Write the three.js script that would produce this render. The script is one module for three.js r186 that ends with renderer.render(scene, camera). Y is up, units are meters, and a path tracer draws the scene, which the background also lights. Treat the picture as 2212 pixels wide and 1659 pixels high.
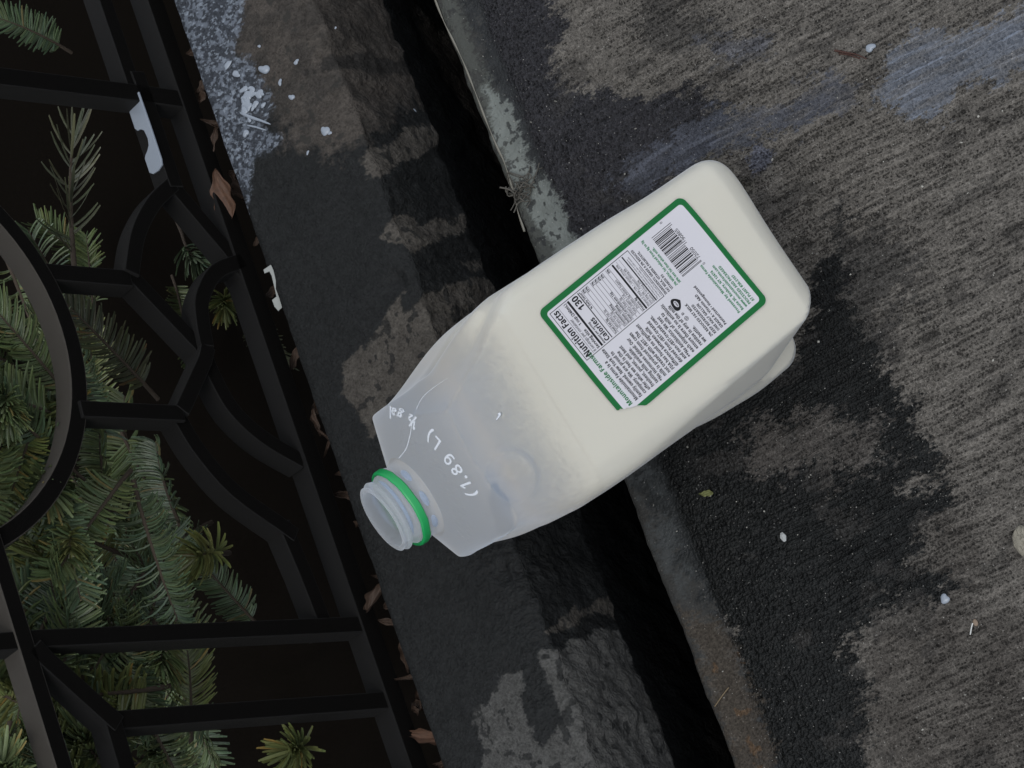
import * as THREE from 'three';
import { mergeGeometries, mergeVertices, toCreasedNormals } from 'three/addons/utils/BufferGeometryUtils.js';
import { FontLoader } from 'three/addons/loaders/FontLoader.js';
import { TextGeometry } from 'three/addons/geometries/TextGeometry.js';
import { Brush, Evaluator, INTERSECTION } from 'three-bvh-csg';

// ------------------------------------------------------------------ camera, sky, sun, exposure
// World: y up, x along the kerb (away from the viewer's right hand), z from the kerb towards the viewer; the slab's edge is z = 0, its top y = 0.
const C = 0.01;                                            // shapes below are given in centimetres
const V3 = (x, y, z) => new THREE.Vector3(x, y, z);
const scene = new THREE.Scene();
const RIGHT = V3(-0.34007, -0.45166, 0.82483), UP = V3(0.89519, 0.113195, 0.431064);
const BACK = RIGHT.clone().cross(UP).normalize(); UP.copy(BACK).cross(RIGHT).normalize();
const EYE = V3(-30.5965, 100.5828, 38.0962);               // cm
const FOCAL = 5000, CX = 1106, CY = 829.5;
const camera = new THREE.PerspectiveCamera(2 * Math.atan(829.5 / FOCAL) * 180 / Math.PI, 4 / 3, 0.02, 200);
camera.position.copy(EYE).multiplyScalar(C);
camera.quaternion.setFromRotationMatrix(new THREE.Matrix4().makeBasis(RIGHT, UP, BACK));
scene.add(camera);

const SKY = 0.98;
{
  const w = 128, h = 64, d = new Float32Array(w * h * 4);
  for (let j = 0; j < h; j++) for (let i = 0; i < w; i++) {
    const s = Math.sin((j + 0.5) / h * Math.PI - Math.PI / 2), o = (j * w + i) * 4;
    const k = s > 0 ? SKY * (0.33 + 0.67 * s) : SKY * 0.1;
    d[o] = k * 0.93; d[o + 1] = k; d[o + 2] = k * 1.11; d[o + 3] = 1;
  }
  const t = new THREE.DataTexture(d, w, h, THREE.RGBAFormat, THREE.FloatType);
  t.mapping = THREE.EquirectangularReflectionMapping; t.magFilter = THREE.LinearFilter; t.wrapS = THREE.RepeatWrapping; t.needsUpdate = true;
  scene.background = t; scene.environment = t;
}
const sun = new THREE.DirectionalLight(new THREE.Color(1, 0.97, 0.92), 1.1);
sun.position.set(-0.5, 1.6, 0.05); sun.target.position.set(0, 0, 0);
sun.castShadow = true; sun.shadow.radius = 60; sun.shadow.mapSize.set(2048, 2048);
Object.assign(sun.shadow.camera, { left: -1, right: 1, top: 1, bottom: -1, near: 0.1, far: 5 });
scene.add(sun, sun.target);

const renderer = new THREE.WebGLRenderer({ antialias: true });
renderer.toneMapping = THREE.LinearToneMapping; renderer.toneMappingExposure = 1.32;
renderer.shadowMap.enabled = true;

// ------------------------------------------------------------------ helpers
function rng(seed) { let a = seed >>> 0; return () => { a = (a + 0x6d2b79f5) | 0; let t = Math.imul(a ^ (a >>> 15), 1 | a); t = (t + Math.imul(t ^ (t >>> 7), 61 | t)) ^ t; return ((t ^ (t >>> 14)) >>> 0) / 4294967296; }; }
const clamp = (x, a = 0, b = 1) => Math.min(b, Math.max(a, x)), lerp = (a, b, t) => a + (b - a) * t;
const sstep = (a, b, x) => { const t = clamp((x - a) / (b - a)); return t * t * (3 - 2 * t); };
function hash(ix, iy, s) { let h = Math.imul(ix, 374761393) + Math.imul(iy, 668265263) + Math.imul(s, 974634777); h = Math.imul(h ^ (h >>> 13), 1274126177); return ((h ^ (h >>> 16)) >>> 0) / 4294967296; }
function vnoise(x, y, s = 0) {
  const ix = Math.floor(x), iy = Math.floor(y), fx = x - ix, fy = y - iy, u = fx * fx * (3 - 2 * fx), v = fy * fy * (3 - 2 * fy);
  const a = hash(ix, iy, s), b = hash(ix + 1, iy, s), c = hash(ix, iy + 1, s), d = hash(ix + 1, iy + 1, s);
  return a + (b - a) * u + (c - a) * v + (a - b - c + d) * u * v;
}
function fbm(x, y, o, s = 0) { let r = 0, a = 0.5, t = 0; for (let i = 0; i < o; i++) { r += a * vnoise(x, y, s + i * 17); t += a; a *= 0.5; x = x * 2.03 + 7.1; y = y * 2.03 + 3.7; } return r / t; }
// The ray through a point of the photograph (measured on a 2212 x 1659 copy), met with a plane of the place. All in cm.
function ray(px, py) { return RIGHT.clone().multiplyScalar((px - CX) / FOCAL).addScaledVector(UP, -(py - CY) / FOCAL).sub(BACK); }
function onPlane(px, py, p0, n) { const d = ray(px, py); return EYE.clone().addScaledVector(d, p0.clone().sub(EYE).dot(n) / d.dot(n)); }
const onY = (px, py, y) => onPlane(px, py, V3(0, y, 0), V3(0, 1, 0));
const onZ = (px, py, z) => onPlane(px, py, V3(0, 0, z), V3(0, 0, 1));

const used = {};
function numbered(name) { if (!(name in used)) { used[name] = 0; return name; } used[name]++; return name + '_' + String(used[name]).padStart(3, '0'); }
function tag(o, label, category, group) { o.userData = { label, category }; if (group) o.userData.group = group; return o; }
function shade(o) { o.traverse((m) => { if (m.isMesh) { m.castShadow = true; m.receiveShadow = true; } }); return o; }
function mesh(name, g, m, parent = scene) { const o = new THREE.Mesh(g, m); o.name = parent === scene ? numbered(name) : name; o.castShadow = o.receiveShadow = true; parent.add(o); return o; }
function group(name, p) { const o = new THREE.Group(); o.name = numbered(name); if (p) o.position.copy(p).multiplyScalar(C); scene.add(o); return o; }
function structure(name, g, m) { const o = mesh(name, g, m); o.userData.kind = 'structure'; return o; }
// A grid of (nu + 1) x (nv + 1) points; f(i, j) gives [x, y, z, u, v] in cm.
function gridGeo(nu, nv, f, closed = false, flip = false) {
  const P = new Float32Array((nu + 1) * (nv + 1) * 3), T = new Float32Array((nu + 1) * (nv + 1) * 2), I = [];
  for (let j = 0, k = 0; j <= nv; j++) for (let i = 0; i <= nu; i++, k++) { const q = f(i, j); P[k * 3] = q[0] * C; P[k * 3 + 1] = q[1] * C; P[k * 3 + 2] = q[2] * C; T[k * 2] = q[3]; T[k * 2 + 1] = q[4]; }
  for (let j = 0; j < nv; j++) for (let i = 0; i < nu; i++) { const a = j * (nu + 1) + i, b = a + 1, c = a + nu + 1, d = c + 1; if (flip) I.push(a, c, b, b, c, d); else I.push(a, b, c, b, d, c); }
  const g = new THREE.BufferGeometry(); g.setAttribute('position', new THREE.BufferAttribute(P, 3)); g.setAttribute('uv', new THREE.BufferAttribute(T, 2)); g.setIndex(I); g.computeVertexNormals();
  if (closed) { const n = g.attributes.normal; for (let j = 0; j <= nv; j++) { const a = j * (nu + 1), b = a + nu, s = V3(n.getX(a) + n.getX(b), n.getY(a) + n.getY(b), n.getZ(a) + n.getZ(b)).normalize(); n.setXYZ(a, s.x, s.y, s.z); n.setXYZ(b, s.x, s.y, s.z); } }
  return g;
}
// A tube through points (cm) with a radius that may vary.
function tube(pts, r, seg = 6, steps = 24) {
  const c = new THREE.CatmullRomCurve3(pts.map((p) => p.clone().multiplyScalar(C)));
  const g = new THREE.TubeGeometry(c, steps, C, seg, false), p = g.attributes.position, q = V3(0, 0, 0);
  for (let i = 0; i <= steps; i++) { const t = i / steps, m = c.getPointAt(t), rr = typeof r === 'function' ? r(t) : r; for (let j = 0; j <= seg; j++) { const k = i * (seg + 1) + j; q.fromBufferAttribute(p, k).sub(m).multiplyScalar(rr).add(m); p.setXYZ(k, q.x, q.y, q.z); } }
  g.computeVertexNormals(); return g;
}
function bytes(w, h, f, srgb) {
  const d = new Uint8Array(w * h * 4), o = [0, 0, 0];
  for (let j = 0, k = 0; j < h; j++) for (let i = 0; i < w; i++, k += 4) { f(i, j, o); d[k] = o[0]; d[k + 1] = o[1]; d[k + 2] = o[2]; d[k + 3] = 255; }
  return dataTex(d, w, h, srgb);
}
function dataTex(d, w, h, srgb) { const t = new THREE.DataTexture(d, w, h); t.magFilter = t.minFilter = THREE.LinearFilter; t.wrapS = t.wrapT = THREE.MirroredRepeatWrapping; if (srgb) t.colorSpace = THREE.SRGBColorSpace; t.needsUpdate = true; return t; }
const toS = (x) => { x = clamp(x); return Math.round(255 * (x <= 0.0031308 ? 12.92 * x : 1.055 * Math.pow(x, 1 / 2.4) - 0.055)); };
// Signed distances (cm, positive inside) to an outline on a surface chart, kept on a coarse grid.
function outline(pts, x0, x1, y0, y1, w, h) {
  const D = new Float32Array(w * h), n = pts.length;
  for (let j = 0; j < h; j++) for (let i = 0; i < w; i++) {
    const x = lerp(x0, x1, (i + 0.5) / w), y = lerp(y0, y1, (j + 0.5) / h); let best = 1e9, inside = false;
    for (let a = 0, b = n - 1; a < n; b = a++) {
      const ax = pts[a][0], ay = pts[a][1], bx = pts[b][0], by = pts[b][1], ex = bx - ax, ey = by - ay, t = clamp(((x - ax) * ex + (y - ay) * ey) / (ex * ex + ey * ey)), dx = x - ax - ex * t, dy = y - ay - ey * t;
      best = Math.min(best, dx * dx + dy * dy); if ((ay > y) !== (by > y) && x < ex * (y - ay) / (by - ay) + ax) inside = !inside;
    }
    D[j * w + i] = (inside ? 1 : -1) * Math.sqrt(best);
  }
  return (x, y) => { const fx = clamp((x - x0) / (x1 - x0) * w - 0.5, 0, w - 1.001), fy = clamp((y - y0) / (y1 - y0) * h - 0.5, 0, h - 1.001), i = fx | 0, j = fy | 0, u = fx - i, v = fy - j, k = j * w + i; return lerp(lerp(D[k], D[k + 1], u), lerp(D[k + w], D[k + w + 1], u), v); };
}

// ------------------------------------------------------------------ the pavement slab
const SX0 = -28, SX1 = 26, SZ0 = -1, SZ1 = 29;
const slabPoly = (px) => outline(px.map(([x, y]) => { const p = onY(x, y, 0); return [p.x, p.z]; }), SX0, SX1, SZ0, SZ1, 270, 150);
const S = {
  dark: slabPoly([[985, -60], [1180, -60], [1205, 60], [1190, 150], [1330, 210], [1500, 190], [1560, 250], [1530, 330], [1480, 380], [1440, 420], [1250, 560], [1160, 560]]),
  blue1: slabPoly([[1320, 400], [1420, 300], [1520, 250], [1590, 260], [1690, 215], [1790, 180], [1850, 190], [1835, 225], [1700, 275], [1600, 320], [1480, 370], [1370, 420]]),
  blue2: slabPoly([[1880, 215], [1920, 110], [1985, 60], [2080, 75], [2150, 40], [2290, -10], [2290, 130], [2212, 150], [2160, 175], [2100, 190], [2090, 170], [2020, 245], [1960, 250]]),
  blue3: slabPoly([[1500, 90], [1570, 70], [1650, 90], [1660, 130], [1580, 140], [1540, 130]]),
  blue4: slabPoly([[1605, 340], [1640, 312], [1672, 330], [1665, 365], [1630, 375]]),
  olive: slabPoly([[1410, 260], [1500, 220], [1600, 300], [1560, 350], [1620, 400], [1560, 440], [1440, 330]]),
  wet: slabPoly([[1340, 1000], [1500, 900], [1640, 820], [1720, 760], [1745, 640], [1780, 560], [1830, 470], [1800, 520], [1850, 580], [1820, 640], [1870, 720], [1900, 800], [1960, 850], [2010, 930], [2030, 1000], [1975, 1020], [1955, 1040], [2050, 1065], [2075, 1090], [2010, 1120], [1990, 1180], [1975, 1215], [2045, 1270], [1960, 1300], [1880, 1330], [1860, 1365], [1850, 1420], [1900, 1470], [1850, 1520], [1880, 1720], [1640, 1720], [1590, 1420]]),
  dryIn: slabPoly([[1600, 960], [1650, 930], [1780, 900], [1900, 930], [1920, 980], [1860, 1010], [1800, 1040], [1740, 1010], [1680, 1035], [1610, 1000]]),
  mid: slabPoly([[1990, 1000], [2080, 1080], [2130, 1160], [2060, 1260], [2110, 1300], [2240, 1300], [2240, 1720], [1800, 1720], [1820, 1500], [1870, 1400], [1940, 1330], [2040, 1270], [1980, 1180]]),
  damp: slabPoly([[1730, 640], [1800, 460], [1850, 480], [1990, 560], [1960, 620], [2000, 660], [1900, 700], [1910, 770], [1830, 860], [1740, 800]]),
  damp2: slabPoly([[1400, 20], [1480, 40], [1600, 60], [1560, 110], [1460, 130], [1390, 90]]),
  edge1: slabPoly([[925, -30], [965, -30], [1040, 130], [1080, 240], [1190, 440], [1250, 540], [1200, 590], [1145, 560], [1080, 400], [1000, 200]]),
  edge1b: slabPoly([[1045, 190], [1085, 195], [1140, 330], [1215, 440], [1255, 545], [1215, 570], [1160, 480], [1110, 400], [1065, 290]]),
  edge2: slabPoly([[1330, 1020], [1385, 975], [1430, 1080], [1480, 1210], [1500, 1290], [1460, 1290], [1400, 1160]]),
  rust: slabPoly([[1480, 1320], [1560, 1345], [1590, 1420], [1640, 1560], [1690, 1700], [1600, 1700], [1540, 1520]]),
};
const dry = [0.098, 0.09, 0.08];
function slabChart(x, z, o) {
  const w1 = (fbm(x * 0.7, z * 0.7, 5, 11) - 0.5) * 2, w2 = (fbm(x * 2.6, z * 1.5, 4, 31) - 0.5) * 2, w3 = (fbm(x * 9, z * 5, 3, 57) - 0.5) * 2, w4 = (fbm(x * 22, z * 12, 2, 59) - 0.5) * 2, wob = w1 * 0.5 + w2 * 0.55 + w3 * 0.42 + w4 * 0.3;
  const M = (d, a = 1, e = 0.12) => sstep(-e, e, d(x, z) + wob * a);
  const border = sstep(2.5, 1.9, z + w2 * 0.25);
  // relief: broom strokes run away from the kerb, worn to a pebbled skin near it
  const sway = fbm(z * 0.15, x * 0.2, 3, 71) * 0.6, strokes = fbm((x + sway) * 6.5, z * 0.55, 3, 5) - 0.5, fine = fbm((x + sway) * 17, z * 2.2, 2, 15) - 0.5;
  const grain = fbm(x * 13, z * 13, 3, 91) - 0.5, skin = 1 - Math.abs(fbm(x * 5.5, z * 5.5, 3, 131) * 2 - 1), sand = vnoise(x * 27, z * 27, 141) - 0.5;
  const nearK = sstep(11, 4, z + w1 * 3), h = lerp(strokes * 1.1 + fine * 0.75 + grain * 0.75 + sand * 0.4, (skin - 0.6) * 1.0 + strokes * 0.35 + grain * 0.5, nearK) * (1 - 0.75 * border) + border * (grain * 0.3);
  o.h = h;
  // colour of the matter: cement and sand, its pits dark
  const pit = sstep(-0.08, -0.3, h), crest = sstep(0.1, 0.42, h), mott = 0.82 + 0.36 * fbm(x * 1.2, z * 1.2, 4, 201);
  let k = 0.8 * mott * (1 + 0.75 * grain + 0.6 * sand + 0.5 * crest - 0.5 * pit), r = dry[0] * k, g = dry[1] * k, b = dry[2] * k, rough = 0.92, wetness = 0;
  const mix = (c, m, kk = 1) => { r = lerp(r, c[0] * kk, m); g = lerp(g, c[1] * kk, m); b = lerp(b, c[2] * kk, m); };
  const gk = 0.8 * (1 + 1.1 * grain + 0.6 * sand + 0.6 * crest - 0.4 * pit);
  const mid = M(S.mid, 1.6, 0.5) * (0.55 + 0.45 * sstep(0.35, 0.6, fbm(x * 0.9, z * 0.6, 4, 301))); mix([0.05, 0.045, 0.04], mid * 0.85, gk);
  const ol = M(S.olive, 1.3, 0.4); mix([0.062, 0.058, 0.046], ol * 0.7, gk);
  const d2 = Math.max(M(S.damp, 2.2, 0.45) * 0.72, M(S.damp2, 1.8, 0.5) * 0.6); mix([0.028, 0.027, 0.026], d2, gk); wetness = Math.max(wetness, d2 * 0.4);
  const dk = M(S.dark, 1.4, 0.35); mix([0.0165, 0.0165, 0.0195], dk * 0.96, gk); wetness = Math.max(wetness, dk * 0.75);
  const wet = M(S.wet, 1.6, 0.3), di = M(S.dryIn, 2.0, 0.35) * 0.85, ww = wet * (1 - di * 0.75); mix([0.0072, 0.0078, 0.0078], ww, gk); if (di * wet > 0) mix([0.05, 0.045, 0.042], di * wet * 0.6, gk); wetness = Math.max(wetness, ww);
  const spots = sstep(0.62, 0.7, fbm(x * 0.8 + 40, z * 0.55, 4, 411)) * sstep(0, 2, z - 3) * 0.5; mix([0.032, 0.03, 0.028], spots, gk);
  // milk dried and thinned on the concrete
  const veil = 0.55 + 0.45 * sstep(0.35, 0.65, fbm((x + sway) * 4, z * 0.8, 3, 501)), streak = sstep(0.05, 0.35, strokes + 0.4 * fine);
  const b2 = M(S.blue2, 1.1, 0.14), b1 = M(S.blue1, 1.5, 0.3), b3 = M(S.blue3, 1.5, 0.25), b4 = M(S.blue4, 0.6, 0.12);
  mix([0.12, 0.137, 0.17], b2 * (0.62 + 0.38 * streak) * veil, 0.85 + 0.35 * streak + 0.8 * grain); mix([0.062, 0.067, 0.083], b1 * 0.8 * veil, 0.8 + 0.5 * streak + 0.9 * grain); mix([0.07, 0.074, 0.09], b3 * 0.55 * veil, gk); mix([0.07, 0.074, 0.095], b4 * 0.8, gk);
  // the tooled border: dark, streaked with milk, rusty farther down
  mix([0.022, 0.024, 0.025], border * 0.75 * (1 - M(S.rust, 0.8, 0.3)), 0.7 + 0.9 * fbm(x * 3, z * 3, 3, 601));
  const e1 = M(S.edge1, 0.6, 0.2), eb = M(S.edge1b, 0.5, 0.2), holes = sstep(0.58, 0.66, fbm(x * 3.2, z * 4, 4, 641));
  mix([0.075, 0.08, 0.072], e1 * 0.62 * (1 - holes * 0.8)); mix([0.16, 0.175, 0.165], eb * 0.95 * (1 - 0.85 * holes) * (0.55 + 0.6 * fbm(x * 1.5, z * 1.5, 3, 661)));
  mix([0.055, 0.06, 0.062], M(S.edge2, 0.9, 0.35) * 0.6 * sstep(0.4, 0.65, fbm(x * 2.2, z * 2.2, 4, 671)));
  const ru = M(S.rust, 1.0, 0.3); mix([0.05, 0.042, 0.034], ru * 0.85, gk); mix([0.12, 0.065, 0.028], ru * sstep(0.66, 0.74, fbm(x * 1.7, z * 1.7, 4, 701)) * 0.4, gk);
  wetness = Math.max(wetness, eb * 0.9, b2 * 0.25);
  // pale sand grains
  const gs = hash(Math.floor(x * 14), Math.floor(z * 14), 801), gx = x * 14 - Math.floor(x * 14) - 0.5, gz = z * 14 - Math.floor(z * 14) - 0.5; if (gs > 0.988 && gx * gx + gz * gz < 0.12 * (gs - 0.985) * 60) mix([0.3, 0.29, 0.27], 0.75);
  o.r = r; o.g = g; o.b = b; o.rough = lerp(rough, 0.5, wetness); o.wet = wetness;
}
function chartTextures(w, h, x0, x1, y0, y1, chart) {
  const c = new Uint8Array(w * h * 4), b = new Uint8Array(w * h * 4), o = {};
  for (let j = 0, k = 0; j < h; j++) for (let i = 0; i < w; i++, k += 4) {
    chart(lerp(x0, x1, (i + 0.5) / w), lerp(y0, y1, (j + 0.5) / h), o);
    c[k] = toS(o.r); c[k + 1] = toS(o.g); c[k + 2] = toS(o.b); c[k + 3] = 255;
    b[k] = Math.round(255 * clamp(0.5 + o.h * 0.5)); b[k + 1] = Math.round(255 * o.rough); b[k + 2] = 0; b[k + 3] = 255;
  }
  return [dataTex(c, w, h, true), dataTex(b, w, h, false)];
}
{
  const [map, hr] = chartTextures(2048, 1138, SX0, SX1, SZ0, SZ1, slabChart);
  const m = new THREE.MeshPhysicalMaterial({ map, bumpMap: hr, bumpScale: 0.0022, roughnessMap: hr, roughness: 1, specularIntensity: 0.25 });
  const xs = [], zs = [];
  for (let x = -28; x <= 27.01; x += 0.2) xs.push(x);
  for (let k = 1, s = 0.6; k < 22; k++, s *= 1.4) { xs.unshift(xs[0] - s); xs.push(xs[xs.length - 1] + s); }
  for (let z = 0.45; z <= 29.01; z += 0.2) zs.push(z);
  for (let k = 1, s = 0.6; k < 22; k++, s *= 1.4) zs.push(zs[zs.length - 1] + s);
  const prof = [[-0.0, -14], [0, -6], [0, -2], [0, -0.5], [0.02, -0.3], [0.08, -0.14], [0.2, -0.04]].concat(zs.map((z) => [z, 0]));
  structure('pavement', gridGeo(xs.length - 1, prof.length - 1, (i, j) => {
    const x = xs[i]; let [z, y] = prof[j];
    if (j < 7) z += (fbm(x * 0.8, 3.3, 4, 21) - 0.5) * 0.22 + (j > 2 ? (vnoise(x * 3, 1, 25) - 0.5) * 0.06 : 0);
    else y = z < 30 ? (fbm(x * 0.25, z * 0.25, 3, 33) - 0.5) * 0.16 * sstep(0.4, 3, z) + (fbm(x * 1.6, z * 1.2, 3, 35) - 0.5) * 0.1 * sstep(1.2, 3, z) - 0.1 * sstep(2.6, 2.0, z) * sstep(0.4, 1.0, z) : 0;
    return [x, y, z, (x - SX0) / (SX1 - SX0), ((j < 7 ? z + y * 0.6 : z) - SZ0) / (SZ1 - SZ0)];
  }, false, true), m);
}

// ------------------------------------------------------------------ the stone kerb
const KH = 9.7, KF = -2.1, KB = -9.15;
const midX = (py) => 650 + 0.398 * py;
const KX0 = -28, KX1 = 28, KV0 = -1, KV1 = 20;             // chart: v = z - KB on top, then on down the face
const kerbPoint = (px, py) => { if (px < midX(py)) { const p = onY(px, py, KH); return [p.x, p.z - KB]; } const p = onZ(px, py, -1.7); return [p.x, KF - KB + (KH - p.y)]; };
const kerbPoly = (px, f = (p) => p) => outline(px.map(f).map(([x, y]) => kerbPoint(x, y)), KX0, KX1, KV0, KV1, 280, 105);
const c3 = ([x, y]) => [768 + x * 0.372, 1097 + y * 0.372];
const Q = {
  milk: kerbPoly([[340, -60], [520, -60], [520, 40], [505, 110], [560, 150], [590, 235], [560, 275], [600, 300], [545, 335], [535, 400], [520, 520], [450, 300]]),
  brown: kerbPoly([[525, -60], [860, -60], [885, 120], [900, 230], [850, 250], [760, 330], [640, 330], [620, 270], [560, 240], [530, 160], [500, 120]]),
  joint: kerbPoly([[690, 92], [730, 105], [830, 140], [905, 150], [900, 175], [810, 165], [725, 125]]),
  a: kerbPoly([[765, 335], [790, 310], [840, 312], [860, 285], [915, 275], [935, 310], [905, 345], [860, 350], [830, 378], [785, 385]]),
  b: kerbPoly([[850, 480], [870, 455], [890, 458], [910, 480], [985, 475], [1000, 510], [950, 520], [900, 545], [855, 525]]),
  c: kerbPoly([[985, 575], [1040, 560], [1050, 575], [1020, 600], [1000, 595]]),
  big: kerbPoly([[735, 790], [800, 740], [850, 650], [870, 630], [905, 640], [960, 620], [1040, 605], [1062, 650], [1085, 690], [1130, 760], [1060, 860], [1010, 930], [930, 960], [850, 905], [800, 960], [780, 900], [740, 850]]),
  pa: kerbPoly([[860, 970], [920, 975], [965, 940], [975, 1040], [965, 1130], [1000, 1230], [1020, 1320], [1085, 1395], [1150, 1320], [1190, 1260], [1290, 1420], [1340, 1560], [730, 1560], [745, 1400], [690, 1250], [700, 1180], [730, 1150], [780, 1140], [810, 1060]], c3),
  pb: kerbPoly([[1065, 845], [1160, 830], [1250, 780], [1340, 735], [1480, 715], [1560, 860], [1600, 980], [1680, 1150], [1760, 1330], [1840, 1560], [1330, 1560], [1220, 1260], [1130, 1030]], c3),
  pc: kerbPoly([[1150, 710], [1200, 660], [1250, 600], [1330, 600], [1360, 560], [1430, 530], [1500, 680], [1440, 650], [1370, 620], [1290, 630], [1230, 690]], c3),
  pd: kerbPoly([[1600, 1120], [1700, 1060], [1850, 1300], [1930, 1560], [1850, 1560]], c3),
};
function kerbChart(x, v, o) {
  const w1 = (fbm(x * 0.6, v * 0.6, 4, 1011) - 0.5) * 2, w2 = (fbm(x * 2.4, v * 2.0, 4, 1031) - 0.5) * 2, w3 = (fbm(x * 8, v * 6, 3, 1057) - 0.5) * 2, wob = w1 * 0.35 + w2 * 0.45 + w3 * 0.3;
  const M = (d, a = 1, e = 0.08) => sstep(-e, e, d(x, v) + wob * a);
  const top = KF - KB, face = sstep(top - 0.1, top + 0.15, v + w2 * 0.1);
  const grain = fbm(x * 12, v * 12, 3, 1091) - 0.5, sand = vnoise(x * 26, v * 26, 1093) - 0.5, chips = 1 - Math.abs(fbm(x * 2.6, v * 1.4, 4, 1095) * 2 - 1), scal = fbm(x * 5, v * 4, 3, 1097) - 0.5;
  const hewn = Math.max(face, sstep(top - 3.2, top - 1.6, v + w1 * 1.3) * sstep(2, -6, x));
  o.h = lerp(grain * 0.35 + scal * 0.25 + sand * 0.2, (chips - 0.6) * 1.1 + scal * 0.8 + grain * 0.5, hewn);
  const gk = 0.8 * (1 + 0.8 * grain + 0.5 * sand + 0.5 * scal);
  let r = 0.0135 * gk, g = 0.0142 * gk, b = 0.0143 * gk, wet = 0.75;
  const mix = (c, m, kk = 1) => { r = lerp(r, c[0] * kk, m); g = lerp(g, c[1] * kk, m); b = lerp(b, c[2] * kk, m); };
  const mott = 0.8 + 0.4 * fbm(x * 1.3, v * 1.3, 3, 1101);
  const br = M(Q.brown, 1.8, 0.5); mix([0.054, 0.047, 0.041], br * (0.65 + 0.35 * sstep(0.4, 0.6, fbm(x * 1.1, v * 0.9, 4, 1121))), gk * mott); wet *= 1 - 0.5 * br;
  mix([0.02, 0.019, 0.018], M(Q.joint, 0.5, 0.12) * 0.8, gk);
  const dryP = Math.max(M(Q.a, 0.55), M(Q.b, 0.5), M(Q.c, 0.5), M(Q.big, 0.5), M(Q.pc, 0.45)), dryQ = Math.max(M(Q.pa, 0.5), M(Q.pb, 0.6));
  const flecks = sstep(0.64, 0.7, fbm(x * 2.2, v * 2.6, 4, 1141));
  mix([0.062, 0.056, 0.049], dryP * (1 - 0.75 * flecks), gk * mott); mix([0.062, 0.061, 0.058], dryQ * (1 - 0.75 * flecks), gk * mott); mix([0.03, 0.028, 0.026], M(Q.pd, 1, 0.4) * 0.6, gk); wet *= 1 - Math.max(dryP, dryQ);
  const spat = sstep(0.70, 0.74, fbm(x * 1.6 + 9, v * 1.6, 4, 1161)) * (1 - face) * br; mix([0.024, 0.023, 0.021], spat * 0.8);
  // milk soaked into the stone, curdled
  const mk = M(Q.milk, 0.9, 0.2) * (1 - face), curd = sstep(0.48, 0.66, fbm(x * 5.5, v * 5.5, 3, 1181)), fleck = sstep(0.62, 0.7, fbm(x * 9, v * 7, 3, 1187));
  mix([0.045, 0.051, 0.062], mk * 0.8, 0.75 + 0.9 * grain); mix([0.125, 0.142, 0.17], mk * curd * 0.65); mix([0.22, 0.25, 0.29], mk * fleck * 0.5);
  if (mk > 0.5) o.h += curd * 0.3;
  o.r = r; o.g = g; o.b = b; o.wet = wet; o.rough = lerp(0.92, 0.55, wet);
}
{
  const [map, hr] = chartTextures(2048, 768, KX0, KX1, KV0, KV1, kerbChart);
  const m = new THREE.MeshPhysicalMaterial({ map, bumpMap: hr, bumpScale: 0.0018, roughnessMap: hr, roughness: 1, specularIntensity: 0.2 });
  const xs = [], prof = [];
  for (let x = -26; x <= 30.01; x += 0.2) xs.push(x);
  for (let k = 1, s = 0.6; k < 16; k++, s *= 1.4) { xs.unshift(xs[0] - s); xs.push(xs[xs.length - 1] + s); }
  const add = (a, b, n) => { for (let i = 0; i < n; i++) prof.push([lerp(a[0], b[0], i / n), lerp(a[1], b[1], i / n)]); };
  add([KB, -14], [KB, KH - 0.4], 14); add([KB, KH - 0.4], [KB + 0.1, KH - 0.08], 4); add([KB + 0.1, KH - 0.08], [KB + 0.4, KH], 3); add([KB + 0.4, KH], [KF - 0.5, KH], 34);
  add([KF - 0.5, KH], [KF - 0.05, KH - 0.22], 4); add([KF - 0.05, KH - 0.22], [-1.62, 7.6], 12); add([-1.62, 7.6], [-1.32, 5.2], 14); add([-1.32, 5.2], [-1.3, 3.4], 10); add([-1.3, 3.4], [-2.5, 2.6], 8); add([-2.5, 2.6], [-3.4, 0.5], 10); add([-3.4, 0.5], [-3.6, -14], 34); prof.push([-3.6, -14]);
  let acc = 0;
  structure('kerb', gridGeo(xs.length - 1, prof.length - 1, (i, j) => {
    const x = xs[i]; let [z, y] = prof[j];
    const v = z < KF - 0.02 && y > KH - 0.5 ? z - KB : y > KH - 0.5 || z > KB + 1 ? KF - KB + (KH - y) : -(KH - y);
    const f = j < 21 ? 0 : sstep(KF - 1.2, KF + 0.1, z) , edge = (fbm(x * 0.5, 2, 4, 1201) - 0.5) * 0.35;
    if (j >= 55) { z += edge * sstep(-14, 9, y) + (fbm(x * 0.9, y * 0.7, 4, 1211) - 0.5) * 0.5 + (1 - Math.abs(fbm(x * 1.6, y * 1.1, 3, 1221) * 2 - 1) - 0.6) * 0.2; y += (fbm(x * 1.2, z, 3, 1231) - 0.5) * 0.25 * sstep(KH - 0.2, KH - 1, y); }
    else if (j > 20) { const e = sstep(KF - 2.2, KF - 0.4, z); z += edge * e; y += (fbm(x * 0.4, z * 0.5, 4, 1241) - 0.5) * 0.2 + (fbm(x * 1.8, z * 1.8, 3, 1251) - 0.5) * 0.1 * (0.5 + e) - 0.25 * e * sstep(0.5, 0.8, fbm(x * 0.7, 5, 3, 1261)); }
    else z += (fbm(x * 0.7, y, 3, 1271) - 0.5) * 0.15;
    return [x, y, z, (x - KX0) / (KX1 - KX0), (v - KV0) / (KV1 - KV0)];
  }, false, true), m);
}
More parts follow.
